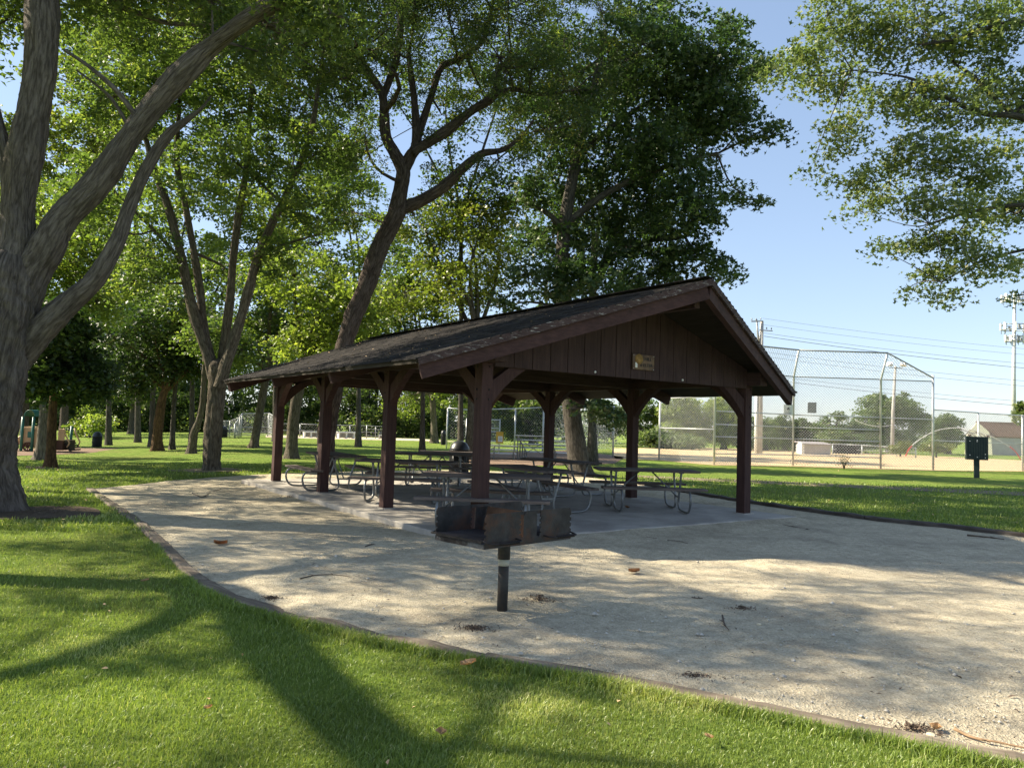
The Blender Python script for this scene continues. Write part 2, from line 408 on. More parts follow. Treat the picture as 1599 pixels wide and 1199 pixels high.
FARK_PX = [(1000, 757), (1060, 768), (1130, 780), (1210, 792), (1290, 803), (1380, 815), (1490, 826), (1610, 841), (1760, 858)]
KERB = [g(*p) for p in KERB_PX]; FARK = [g(*p) for p in FARK_PX]
GRAVEL = KERB + FARK[::-1] + [g(930, 747), g(820, 738), g(700, 734), g(560, 736), g(430, 740), g(330, 746), g(250, 753)]
sheet('gravel_pad', GRAVEL, 'gravel', .008, .028, .22)

INF = [g(955, 700), g(960, 716), g(1029, 719), g(1115, 726.5), g(1238, 728.5), g(1374, 733), g(1456, 735), g(1597, 736), g(1900, 748), g(1900, 736), g(1740, 727), g(1599, 719), g(1456, 712), g(1330, 706), g(1200, 702), g(1100, 699)]
sheet('infield', INF, 'infield_dirt', .012)
sheet('mulch_bed', [g(-60, 702), g(20, 700.5), g(110, 699.5), g(190, 700), g(205, 703), g(150, 707), g(60, 711), g(-80, 714)], 'mulch', .012)
sheet('worn_path', [g(985, 745), g(1080, 750), g(1200, 756), g(1400, 765), g(1640, 776), g(1640, 770), g(1400, 760), g(1200, 751), g(1080, 746), g(985, 742)], 'path_dirt', .010)
sheet('far_infield', [g(415, 683), g(470, 684.5), g(560, 686.5), g(660, 688.5), g(720, 690), g(660, 685.5), g(560, 682.5), g(480, 680.6), g(415, 679.5)], 'pale_dirt', .012)
def ring(name, px, py, rx, ry, mat, lift):
    c = at(px, py); X = pw(rx, c.y); Y = X*.8
    sheet(name, [(c.x+X*cos(a)*(1+.15*sin(3*a+px)), c.y+Y*sin(a)*(1+.12*cos(4*a))) for a in np.linspace(0, 2*pi, 18)[:-1]], mat, lift)
ring('bare_soil', 330, 734, 62, 8, 'path_dirt', .010); ring('bare_soil', 75, 730, 36, 5, 'mulch', .010); ring('bare_soil', 60, 800, 100, 10, 'dark_soil', .010)
sheet('bleacher_pad', [g(705, 708), g(780, 706), g(900, 703), g(975, 714), g(960, 724), g(860, 727), g(770, 727), g(700, 722)], 'mulch', .012)

# ------------------------------------------------------------------ picnic shelter
PO = Vector((-.406, 10.705, .1)); PY = R(35.53); W_, S_ = 5.964, 2.974; L_ = 3*S_
EX, EY, RY_ = 1.24, .25, 1.62; ZE, ZR, ZT, ZB = 2.37, 3.83, 2.40, 1.79
SLP = (ZR-ZE)/(W_/2+EX)
def pav(x, y, z=0):
    return Vector((PO.x + x*cos(PY) - y*sin(PY), PO.y + x*sin(PY) + y*cos(PY), PO.z+z))
bm_ = MB(); bm_.box((W_/2-.0, L_/2-.05, -.10), (W_+1.26, L_+1.36, .20), bev=.015)
slab = bm_.build('concrete_slab', 'concrete'); slab.location = PO; slab.rotation_euler = (0, 0, PY); tag(slab, kind='structure')
def bank():
    from mathutils import noise as mn
    x0, x1, y0, y1 = W_/2-(W_+1.26)/2, W_/2+(W_+1.26)/2, L_/2-.05-(L_+1.36)/2, L_/2-.05+(L_+1.36)/2
    line = [(x0+.02, y0+1.2)] + [(x0, y0)] + [(x0+(x1-x0)*i/30, y0) for i in range(1, 31)] + [(x1, y0+(y1-y0)*i/30) for i in range(1, 25)]
    vs = []; fs = []; n = 6
    for i, (x, y) in enumerate(line):
        nx, ny = (-1, 0) if i == 0 else (-.7, -.7) if i == 1 else (0, -1) if i < 31 else (.7, -.7) if i == 31 else (1, 0)
        for k in range(n):
            t = k/(n-1); h = .088*(1-t)**1.6; w_ = .75+.25*mn.noise(Vector((i*.4, 0, 0)))
            q = pav(x+nx*(t*w_), y+ny*(t*w_)); e = mn.noise(Vector((q.x*3, q.y*3, 1)))
            vs.append((q.x, q.y, -.02 if k == n-1 else .012+h*(.9+.5*e)*(0.15 if i == 0 else .93)))
    fs = [(i*n+k, (i+1)*n+k, (i+1)*n+k+1, i*n+k+1) for i in range(len(line)-1) for k in range(n-1)]
    me = np_mesh('gravel_bank', np.array(vs), np.array(fs), 'gravel', smooth_=True); me.flip_normals() if me.polygons[0].normal.z < 0 else None; structure('gravel_bank', me)
bank()
sh = empty('picnic_shelter', PO, PY, 'dark brown timber picnic shelter with a low gable roof and curved braces', 'shelter')
rz_ = lambda x: ZE + SLP*(min(x, W_-x)+EX)      # top of roof at x
def poly_brace(mb, org, d, w=.13):
    u = Vector((d[0], d[1], 0)); a = .094; n = 8; p0, p1, p2 = (a, ZB), (a+.26, ZB+.37), (a+.70, ZT)
    pts = [tuple((1-t)**2*p0[k]+2*t*(1-t)*p1[k]+t*t*p2[k] for k in (0, 1)) for t in [i/n for i in range(n+1)]] + [(a+.37, ZT), (a, ZB+.35)]
    mb.prism(pts, w, frame(u, (0, 0, 1)), org)
for side, xx in (('L', 0), ('R', W_)):
    for k in range(4):
        y = k*S_; p = MB().box((xx, y, ZT/2), (.19, .19, ZT), bev=.008)
        po = p.build('post', 'brown_paint', sh); fp = MB().box((xx, y, .006), (.27, .27, .012)); fp.build('base_plate', 'concrete', po)
        dirs = []
        if k > 0: dirs.append((0, -1))
        if k < 3: dirs.append((0, 1))
        if k in (0, 3): dirs.append((1 if xx == 0 else -1, 0))
        for d in dirs:
            b = MB(); poly_brace(b, Vector((xx, y, 0)), d); b.build('knee_brace', 'brown_paint', sh)
    b = MB().bar((xx, -.42, ZT+.125), (xx, L_+.42, ZT+.125), .20, .246, bev=.006); b.build('eave_beam', 'brown_paint_y', sh)
for k in range(4):
    y = k*S_
    MB().bar((.105, y, ZT-.02+.15), (W_-.105, y, ZT-.02+.15), .12, .24).build('tie_beam', 'brown_paint_x', sh)
    for sgn in (0, 1):
        f = (lambda x: x) if sgn == 0 else (lambda x: W_-x)
        if k in (0, 3): continue
        MB().bar((f(-EX+.10), y, rz_(-EX+.10)-.19), (f(W_/2-.01), y, rz_(W_/2)-.19), .10, .22, bev=.004).build('rafter', 'red_paint', sh)
for yy, sg in ((-1, 0), (1, 1)):               # the prow gables front and back
    y_e = -EY if yy < 0 else L_+EY; y_r = -RY_ if yy < 0 else L_+RY_
    def rk(t, off, dz): # point along the rake from eave (0) to ridge (1)
        x = -EX + (W_/2+EX)*t; return x, y_e+(y_r-y_e)*t - yy*off, rz_(x)-dz
    for s2 in (0, 1):
        f = (lambda p: Vector(p)) if s2 == 0 else (lambda p: Vector((W_-p[0], p[1], p[2])))
        MB().bar(f(rk(.02, .085, .20)), f(rk(.998, .085, .20)), .10, .235, bev=.005).build('barge_rafter', 'red_paint', sh)
        MB().bar(f(rk(.005, .0, .062)), f(rk(1.0, .0, .062)), .035, .10).build('rake_trim', 'trim_paint', sh)
    # siding boards of the gable
    sd = MB(); n = 17; bw = (W_-.20)/n; ypl = (-.11 if yy < 0 else L_+.11)
    for i in range(n):
        x0 = .10+i*bw+.006; x1 = .10+(i+1)*bw-.006; zb = ZT-.045
        top = lambda x: rz_(x)-.125
        if x0 < W_/2 < x1: pl = [(x0, zb), (x1, zb), (x1, top(x1)), (W_/2, top(W_/2)), (x0, top(x0))]
        else: pl = [(x0, zb), (x1, zb), (x1, top(x1)), (x0, top(x0))]
        sd.prism(pl, .022, frame((1, 0, 0), (0, 0, 1)), (0, ypl+random.uniform(-.001, .001), 0))
    sd.prism([(.10, ZT-.05), (W_-.10, ZT-.05), (W_-.10, rz_(W_-.1)-.13), (W_/2, rz_(W_/2)-.13), (.10, rz_(.1)-.13)], .016, frame((1, 0, 0), (0, 0, 1)), (0, ypl-yy*.024, 0))
    sd.build('gable_siding', 'siding_paint', sh)
MB().bar((W_/2, -1.35, ZR-.30), (W_/2, L_+1.35, ZR-.30), .12, .26).build('ridge_beam', 'brown_paint_y', sh)
roof = None
for s2 in (0, 1):
    fx = (lambda x: x) if s2 == 0 else (lambda x: W_-x)
    q = [(-EX, -EY), (W_/2, -RY_), (W_/2, L_+RY_), (-EX, L_+EY)]
    top = [(fx(x), y, rz_(x)-.022) for x, y in q]; bot = [(fx(x), y, rz_(x)-.085) for x, y in q]
    dk = MB().add(top+bot, [(0, 1, 2, 3), (7, 6, 5, 4), (0, 4, 5, 1), (1, 5, 6, 2), (2, 6, 7, 3), (3, 7, 4, 0)])
    o_ = dk.build('roof_deck', 'dark_deck', sh)
    # shingle courses
    vs = []; fs = []; rn = []; nc = 31; run = W_/2+EX
    for c in range(nc):
        x0 = -EX-.03+c*run/nc; x1 = x0 + run/nc*1.5; x1 = min(x1, W_/2)
        ylo = lambda x: -EY-.03 - (RY_-EY)*max(0, x+EX)/run
        a0, b0 = ylo(x0), L_-ylo(x0)
        y = a0 - random.uniform(0, .3); first = True
        while y < b0:
            wdt = random.uniform(.18, .36); ya, yb = max(y+.003, a0), min(y+wdt, b0); y += wdt
            if yb-ya < .03: continue
            th = random.uniform(.010, .022); xo = x0+random.uniform(-.012, .012)+(random.random() < .03)*.04
            zz = lambda x: ZE+SLP*(x+EX)
            b = len(vs)
            for (xa, ta) in ((xo, th), (x1, .004)):
                for yy in (ya, yb): vs.append((fx(xa), yy, zz(xa)-.020+ta))
            for yy in (ya, yb): vs.append((fx(xo), yy, zz(xo)-.024))
            fs += [(b, b+2, b+3, b+1), (b+4, b, b+1, b+5), (b, b+4, b+4, b+2), (b+1, b+3, b+5, b+5)]
            rn += [random.random()]*4
    fs2 = [f for f in fs]
    me = bpy.data.meshes.new('shingles'); me.from_pydata(vs, [], [tuple(dict.fromkeys(f)) for f in fs2])
    a_ = me.attributes.new('rnd', 'FLOAT', 'FACE'); a_.data.foreach_set('value', rn); me.materials.append(MAT['shingle'])
    link('shingles', me, o_)
cap = MB()
for i in range(46):
    y = -RY_+.02 + i*(L_+2*RY_-.04)/46; cap.bar((W_/2-.0, y, ZR+.018), (W_/2, y+.27, ZR+.012), .20, .014)
cap.build('ridge_cap', 'shingle', sh)

for x_, z_ in ((2.02, ZT+.0), (4.06, ZT+.0)):
    bo = MB().lathe([(.001, 0), (.022, .004), (.018, .018), (.004, .024)], 10).build('knob', 'white_paint', sh); bo.rotation_euler = (R(90), 0, 0); bo.location = (x_, -.122, z_)
for xx in (0, W_):
    for k in range(4):
        for z_ in (ZB+.08, ZB+.22, ZT-.06):
            for dy, dx in ((-1, 0), (0, -1)):
                b_ = MB().lathe([(.001, 0), (.014, .002), (.012, .010), (.003, .013)], 8).build('bolt', 'black_steel', sh)
                if dy: b_.rotation_euler = (R(90), 0, 0); b_.location = (xx+.03, k*S_-.096, z_)
                else: b_.rotation_euler = (0, R(-90), 0); b_.location = (xx-.096, k*S_+.03, z_)
# sign on the gable
sg = empty('wooden_sign', pav(3.06, -.135, 2.63), PY, 'small carved wooden sign with dark lettering on the shelter gable', 'sign')
MB().box((0, -.018, 0), (.50, .032, .255), bev=.008).build('board', 'sign_wood', sg)
ln = MB(); ln.lathe([(.001, -.004), (.088, -.004), (.088, .004), (.001, .004)], 18)
crown = ln.build('painted_disc', 'sign_gold', sg); crown.rotation_euler = (R(90), 0, 0); crown.location = (-.115, -.037, .045)
MB().box((-.175, -.037, -.055), (.05, .006, .085), bev=.002).build('painted_figure', 'white_paint', sg)
for t, sz, x, z in (('HILL', .085, .10, .055), ('SHELTER', .078, .055, -.05)):
    me = text_mesh(t, sz); me.materials.append(MAT['ink']); o = link('lettering', me, sg); o.rotation_euler = (R(90), 0, 0); o.location = (x, -.036, z)
for x in (-.235, .235):
    for z in (-.112, .112): MB().lathe([(.001, 0), (.006, .001), (.004, .004)], 8).build('screw', 'aluminium', sg)
for k, c in enumerate([c for c in kids(sg) if c.name.startswith('screw')]):
    c.rotation_euler = (R(90), 0, 0); c.location = ((-.235, -.235, .235, .235)[k], -.034, (-.112, .112, -.112, .112)[k])

# ------------------------------------------------------------------ picnic tables
def make_table():
    t = empty('picnic_table')
    tp = MB(); 
    for i in range(5): tp.box((0, -.30+i*.15, .745), (1.92, .142, .042), bev=.005)
    tp.build('tabletop', 'table_plank', t)
    for s in (-1, 1):
        b = MB(); 
        for k in (0, 1): b.box((0, s*(.63+k*.135), .445), (1.92, .128, .042), bev=.005)
        b.build('bench', 'table_plank', t)
    for x in (-.62, .62):
        fr = MB()
        for s in (-1, 1):
            p = [(x, s*.56, .415), (x, s*.78, .41), (x, s*.86, .36), (x, s*.89, .27), (x, s*.865, .15), (x, s*.79, .055), (x, s*.66, .026), (x, s*.40, .026), (x, s*.20, .035), (x, s*.115, .10), (x, s*.125, .25), (x, s*.20, .50), (x, s*.262, .715)]
            fr.tube([Vector(v) for v in catmull(p, 3)], .021, 8)
            fr.box((x, s*.66, .417), (.075, .26, .012))
        fr.box((x, 0, .716), (.06, .66, .014)); fr.build('frame', 'galvanised', t)
        br = MB().tube([(x*.99, 0, .26), (x*.2, 0, .715)], .014, 7); br.bar((x, -.13, .26), (x, .13, .26), .02, .03); br.build('diagonal_brace', 'galvanised', t)
    return t
proto = make_table()
TZ = .1
# (x, y, heading, label)
TBL = [(-.33, 11.3, -3, 'picnic table right behind the black grill and its shelter post'),
       (.40, 13.55, -62, 'picnic table turned end-on in the middle of the shelter floor'),
       (2.62, 14.35, 3, 'picnic table standing clear at the right side of the slab, loops in full view'),
       (1.15, 17.0, -50, 'picnic table at the far right edge of the slab in front of the sycamore trunk'),
       (-2.0, 14.65, -2, 'picnic table half hidden behind the third post of the shelter left row'),
       (-3.85, 16.5, -58, 'picnic table at the left back corner of the slab, behind the second left post'),
       (-1.85, 18.6, 2, 'picnic table in the back row of the shelter, just in front of the domed bin'),
       (-1.75, 22.4, 2, 'picnic table farthest back, out on the grass beyond the domed bin')]
for i, (x, y, a, lb) in enumerate(TBL):
    o = proto if i == 0 else copy_tree(proto)
    u = Vector((x-PO.x, y-PO.y)); lx = u.x*cos(PY)+u.y*sin(PY); ly = -u.x*sin(PY)+u.y*cos(PY)
    on = (-.65 < lx < W_+.65) and (-.7 < ly < L_+.6)
    o.location = (x, y, TZ if on else gz(x, y)+.012); o.rotation_euler = (0, 0, R(a)); tag(o, lb, 'picnic table', 'picnic tables under and behind the shelter')

# ------------------------------------------------------------------ barbecue grill
gb = at(784, 957); gr = empty('barbecue_grill', (gb.x, gb.y, 0), R(45), 'double ended black steel park grill on a single pipe post in the gravel', 'grill')
Z0 = .63; GL, GS, GH = 1.04, .60, .27
po = MB(); po.tube([(0, 0, -.05), (0, 0, Z0-.10)], .046, 20); po.build('post', 'post_steel', gr)
MB().tube([(0, 0, Z0-.17), (0, 0, Z0-.005)], .054, 20).build('collar', 'post_steel', gr)
tp = MB(); tp.tube([(0, 0, Z0-.225), (0, 0, Z0-.17)], .0485, 20); tp.build('tape_band', 'pale_tape', gr)
fb = MB(); fb.box((0, 0, Z0), (GL, GS, .008))
for s in (-1, 1): fb.box((s*(GL/2-.004), 0, Z0+.018), (.006, GS, .03))
fb.box((0, 0, Z0-.02), (.30, .22, .03)); fb.build('firebox_floor', 'grill_inside', gr)
def saw(x, z0, z1, n, d, up=True):
    pts = []
    for i in range(n):
        za = z0+(z1-z0)*i/n; zb = z0+(z1-z0)*(i+1)/n; h = zb-za
        pts += [(x, za), (x, za+h*.35), (x+d, za+h*.5), (x+d, za+h*.72), (x, za+h*.8)]
    return pts if up else pts[::-1]
for s in (-1, 1):
    pn = MB(); M_ = frame((1, 0, 0), (0, 0, 1)); yy = s*(GS/2)
    h = GH/2; T = .007
    # two end plates with toothed ends, a lower centre piece and a foot strip: real slots between them
    for e in (-1, 1):
        out_ = [(e*.10, .0)] + [(e*(GL/2), .0)] + [(e*x_, z_) for x_, z_ in saw(GL/2, .02, GH*.8, 4, -.018)] + [(e*(GL/2), GH*.90), (e*(GL/2-.02), GH), (e*.13, GH)] + [(e*x_, z_) for x_, z_ in saw(.115, .06, GH*.82, 4, .018, False)] + [(e*.10, .05)]
        if e < 0: out_ = out_[::-1]
        pn.prism(out_, T, M_, (0, yy, Z0))
    pn.prism([(-.10, 0), (.10, 0), (.10, .05), (.078, .06), (.078, GH*.86), (.06, GH*.97), (-.06, GH*.97), (-.078, GH*.86), (-.078, .06), (-.10, .05)], T*.8, M_, (0, yy, Z0))
    pn.prism([(-.13, GH*.9), (.13, GH*.9), (.13, GH*1.0), (-.13, GH*1.0)], T*.7, M_, (0, yy-s*.008, Z0))
    pn.build('side_panel', 'grill_steel', gr)
dv = MB(); dv.prism([(-GS/2+.01, 0), (GS/2-.01, 0), (GS/2-.01, GH*.93), (-GS/2+.01, GH*.93)], .006, frame((0, 1, 0), (.28, 0, 1)), (.0, 0, Z0+.004)); dv.build('divider', 'rust_plate', gr)
for e in (-1, 1):
    gt = MB(); xa, xb = e*.085, e*(GL/2+.012); zg = Z0+.058
    for i in range(23):
        y = -GS/2+.03+i*(GS-.06)/22; gt.tube([(xa, y, zg), (xb, y, zg)], .0052, 5)
    for x in (xa, (xa+xb)/2, xb): gt.bar((x, -GS/2+.02, zg-.008), (x, GS/2-.02, zg-.008), .006, .018)
    go = gt.build('grate', 'grate_steel', gr)
    for s in (-1, 1):
        hd = MB(); x0, x1 = e*.17, e*(GL/2-.01); yo = s*(GS/2)
        p = [(x0, yo-s*.02, zg), (x0, yo+s*.055, zg-.01), (x0+e*.05, yo+s*.10, zg-.012), (x1-e*.05, yo+s*.10, zg-.012), (x1, yo+s*.055, zg-.01), (x1+e*.01, yo-s*.02, zg)]
        hd.tube([Vector(v) for v in catmull(p, 4)], .0075, 8)
        coil = [(x0+e*.06+(x1-x0-e*.12)*i/150, yo+s*.10+.0125*cos(i*pi/4.0), zg-.012+.0125*sin(i*pi/4.0)) for i in range(151)]
        hd.tube(coil, .0030, 4); hd.build('handle', 'grate_steel', go)

# ------------------------------------------------------------------ bins and boxes
def domed_bin(name, p, hgt, rad, label, slats=True):
    t = empty(name, p, 0, label, 'bin')
    zb = hgt*.72
    MB().lathe([(rad*.86, .03), (rad*.88, zb)], 24).build('liner', 'black_plastic', t)
    sl_ = MB()
    for k in range(24):
        a = 2*pi*k/24; sl_.bar((rad*cos(a), rad*sin(a), .06), (rad*cos(a), rad*sin(a), zb), .008, .035, up=(-sin(a), cos(a), 0))
    sl_.build('slatted_cage', 'black_steel', t)
    for z in (.07, zb*.5, zb): MB().tube([(rad*1.02*cos(a), rad*1.02*sin(a), z) for a in np.linspace(0, 2*pi, 29)[:-1]], .014, 6, closed=True).build('hoop', 'black_steel', t)
    dm = MB().lathe([(rad*1.04, zb+.01), (rad*1.06, zb+.03), (rad*1.0, zb+.07), (rad*.92, zb+.13), (rad*.75, zb+.21), (rad*.5, zb+.27), (rad*.2, zb+.30), (.002, zb+.305)], 26)
    dm.build('dome_lid', 'black_plastic', t)
    return t
p = at(716, 744); domed_bin('litter_bin', p, 1.12, .30, 'black slatted bin with a big round dome lid behind the tables')
p = at(692, 695); b2 = domed_bin('litter_bin', (p.x, p.y, p.z), 1.15, .20, 'slim black bin with domed top beside a grey fence pole in the distance')
p = at(151, 698.6); domed_bin('litter_bin', p, .80, .24, 'dark bin standing alone on the left lawn right of the playground')
p = at(349, 683.5); domed_bin('litter_bin', p, .85, .28, 'tiny dark bin showing at the right edge of the forked maple trunk')

p = at(1525, 746); bx = empty('notice_box', p, R(-20), 'dark green ribbed metal box on a short square post on the right lawn', 'post box')
s_ = p.y/FPX; wB, hB = 30*s_, 36*s_; zc = 46*s_
MB().box((0, 0, zc/2-.05), (.16*1.3, .12, zc), bev=.008).build('post', 'green_panel', bx)
cb = MB(); cb.box((0, -.01, zc), (wB, .22, hB), bev=.012)
for i in range(9): cb.box((-wB/2+wB*(i+.5)/9, -.125, zc), (wB/9*.55, .02, hB*.96), bev=.004)
cb.build('ribbed_box', 'green_panel', bx)
bl = MB()
for x, z in ((-.33, .3), (-.33, -.3), (0, .35), (.0, -.38), (.36, -.25), (.36, -.4)): bl.box((x*wB, -.139, zc+z*hB), (.03, .006, .03), bev=.002)
bl.build('bolts', 'aluminium', bx)
lk = MB().box((.0, -.139, zc+.30*hB), (.05, .008, .07), bev=.002); lk.build('latch', 'grey_steel', bx)

# ------------------------------------------------------------------ kerb timbers
def timber_run(line, n0, mat, labels, wd=.15, ht=.14, lift=.036, grp='timbers edging the gravel'):
    pts = [Vector((x, y, 0)) for x, y in line]; cum = [0]
    for a, b in zip(pts, pts[1:]): cum.append(cum[-1]+(b-a).length)
    def P(s):
        for i in range(len(pts)-1):
            if s <= cum[i+1] or i == len(pts)-2: return pts[i].lerp(pts[i+1], (s-cum[i])/(cum[i+1]-cum[i]))
    n = len(labels)
    for k in range(n):
        a = cum[-1]*k/n+.012; b = cum[-1]*(k+1)/n-.012; m = max(6, int((b-a)/.10)); mb = MB(); vs = []; ctr = P((a+b)/2)
        ax = (P(b)-P(a)).normalized(); sd = Vector((-ax.y, ax.x, 0))
        for i in range(m+1):
            q = P(a+(b-a)*i/m); t = (P(min(b, a+(b-a)*i/m+.05))-P(max(a, a+(b-a)*i/m-.05))); t = t.normalized(); nrm = Vector((-t.y, t.x, 0))
            jj = [random.uniform(-.008, .008) for _ in range(6)]; wv = lift + .012*sin(i*.7+k*2)*(k % 2) ; g0 = gz(q.x, q.y)
            prof = [(-wd/2+jj[0], -ht), (-wd/2+jj[1], wv-.022), (-wd/2+.025, wv+jj[2]*.6), (wd/2-.025, wv+jj[3]*.6), (wd/2+jj[4], wv-.022), (wd/2+jj[5], -ht)]
            vs += [q + nrm*u + Vector((0, 0, v+g0)) - ctr for u, v in prof]
        inv = Matrix((ax, sd, Vector((0, 0, 1))))
        vs = [inv @ v for v in vs]
        fs = [(i*6+j, (i+1)*6+j, (i+1)*6+j+1, i*6+j+1) for i in range(m) for j in range(5)] + [tuple(range(6)), tuple(m*6+j for j in range(5, -1, -1))]
        mb.add(vs, fs); o = mb.build('landscape_timber', mat, None); o.location = ctr; o.rotation_euler = (0, 0, atan2(ax.y, ax.x)); tag(o, labels[k], 'kerb timber', grp)
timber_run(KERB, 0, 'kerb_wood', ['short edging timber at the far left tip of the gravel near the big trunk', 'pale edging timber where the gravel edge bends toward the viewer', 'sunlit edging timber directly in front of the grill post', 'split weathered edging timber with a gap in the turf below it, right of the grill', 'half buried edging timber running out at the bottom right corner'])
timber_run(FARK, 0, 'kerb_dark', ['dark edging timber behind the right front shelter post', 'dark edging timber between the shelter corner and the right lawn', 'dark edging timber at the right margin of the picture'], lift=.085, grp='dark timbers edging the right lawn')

# ------------------------------------------------------------------ trees
from mathutils import noise as _mn
BN = _mn.noise
def leaf_arrays(cent, nrm, L, Wd, kind, rg, fold=.12):
    n = len(cent); a = rg.normal(size=(n, 3)); a -= nrm*np.sum(a*nrm, 1, keepdims=True); a /= np.linalg.norm(a, axis=1, keepdims=True)+1e-9
    b = np.cross(nrm, a); L = L[:, None]; Wd = Wd[:, None]
    if kind == 'quad':
        v = np.stack([cent-a*L*.5, cent+b*Wd*.5+nrm*L*fold-a*L*.05, cent+a*L*.5, cent-b*Wd*.5+nrm*L*fold-a*L*.05], 1).reshape(-1, 3)
        f = np.arange(4*n).reshape(-1, 4); return v, f, 1
    # lobed leaf: a long kite and a wide kite lying 2 mm apart
    o = nrm*.002
    v = np.stack([cent-a*L*.42, cent+b*Wd*.24, cent+a*L*.55, cent-b*Wd*.24,
                  cent+o-a*L*.30, cent+o+b*Wd*.58+a*L*.12+nrm*L*fold, cent+o+a*L*.10, cent+o-b*Wd*.58+a*L*.12+nrm*L*fold], 1).reshape(-1, 3)
    f = np.arange(8*n).reshape(-1, 4); return v, f, 2
def crown_mesh(name, clusters, rg, nl, size, mat, kind='quad', upb=.5, asp=.6, flat=.6):
    """clusters: list of (centre, radius)"""
    C = np.array([c for c, r in clusters]); Rr = np.array([r for c, r in clusters])
    k = np.repeat(np.arange(len(C)), nl); n = len(k)
    d = rg.normal(size=(n, 3)); d /= np.linalg.norm(d, axis=1, keepdims=True); rad = rg.random(n)**.45
    off = d*(rad*Rr[k])[:, None]; off[:, 2] *= flat; off[:, 2] -= .25*Rr[k]*(rad**2)
    cent = C[k]+off
    nr = rg.normal(size=(n, 3)); nr[:, 2] = np.abs(nr[:, 2])+upb; nr /= np.linalg.norm(nr, axis=1, keepdims=True)
    L = size*rg.uniform(.65, 1.25, n); v, f, m = leaf_arrays(cent, nr, L, L*asp*rg.uniform(.85, 1.15, n), kind, rg)
    tone = np.clip(rg.random(len(C))[k]*.55 + rg.random(n)*.5, 0, 1)
    return np_mesh(name, v, f, mat, np.repeat(tone, m))
def branch_path(a, b, rg, sag=.1, k=4):
    a, b = np.array(a), np.array(b); L = np.linalg.norm(b-a); o = []
    j = rg.normal(size=3)*L*.10
    for i in range(k+1):
        t = i/k; o.append(a+(b-a)*t + j*sin(pi*t) + np.array([0, 0, -sag*L*sin(pi*t)*.5]))
    return o
def bark_tube(mb, pts, rs, sides, rough, rg, flare=None):
    pts = [Vector(p) for p in pts]; m = len(pts); vs = []; prev = None; bk = []; sl_ = rg.uniform(0, 50); ph = rg.uniform(0, 6.28, 6)
    for i, p in enumerate(pts):
        t = (pts[min(i+1, m-1)]-pts[max(i-1, 0)]).normalized()
        if prev is None: prev = t.cross(Vector((0, 1, 0) if abs(t.y) < .9 else (1, 0, 0))).normalized()
        prev = (prev-t*prev.dot(t)).normalized(); bn = t.cross(prev)
        for k in range(sides):
            a = 2*pi*k/sides
            q = 1 + rough*(.45*sin(3*a+ph[0]+i*.08)+.35*sin(5*a+ph[1]-i*.13)+.3*sin(9*a+ph[2]+i*.3)+.35*sin(i*.9+ph[3]+2*a)+rg.normal()*.22)
            if sides > 20:
                ca, sa = cos(a)*rs[i], sin(a)*rs[i]; q += (.030*BN(Vector((ca*8, sa*8, sl_*1.5)))+.020*BN(Vector((ca*19+7, sa*19, sl_*3.2)))+.05*BN(Vector((ca*1.5, sa*1.5, sl_*.9+9))))/max(.12, rs[i])*min(1, rs[i]/.25)
            if flare and i < flare: q += (1-i/flare)**2*(.28+.22*sin(5*a+ph[4]))
            vs.append(p+(prev*cos(a)+bn*sin(a))*rs[i]*q); bk.append((cos(a)*max(rs), sin(a)*max(rs), sl_))
        if i < m-1: sl_ += (pts[i+1]-p).length
    fs = [(i*sides+k, i*sides+(k+1) % sides, (i+1)*sides+(k+1) % sides, (i+1)*sides+k) for i in range(m-1) for k in range(sides)]
    fs.append(tuple((m-1)*sides+k for k in range(sides))); mb.add(vs, fs, True, bk)
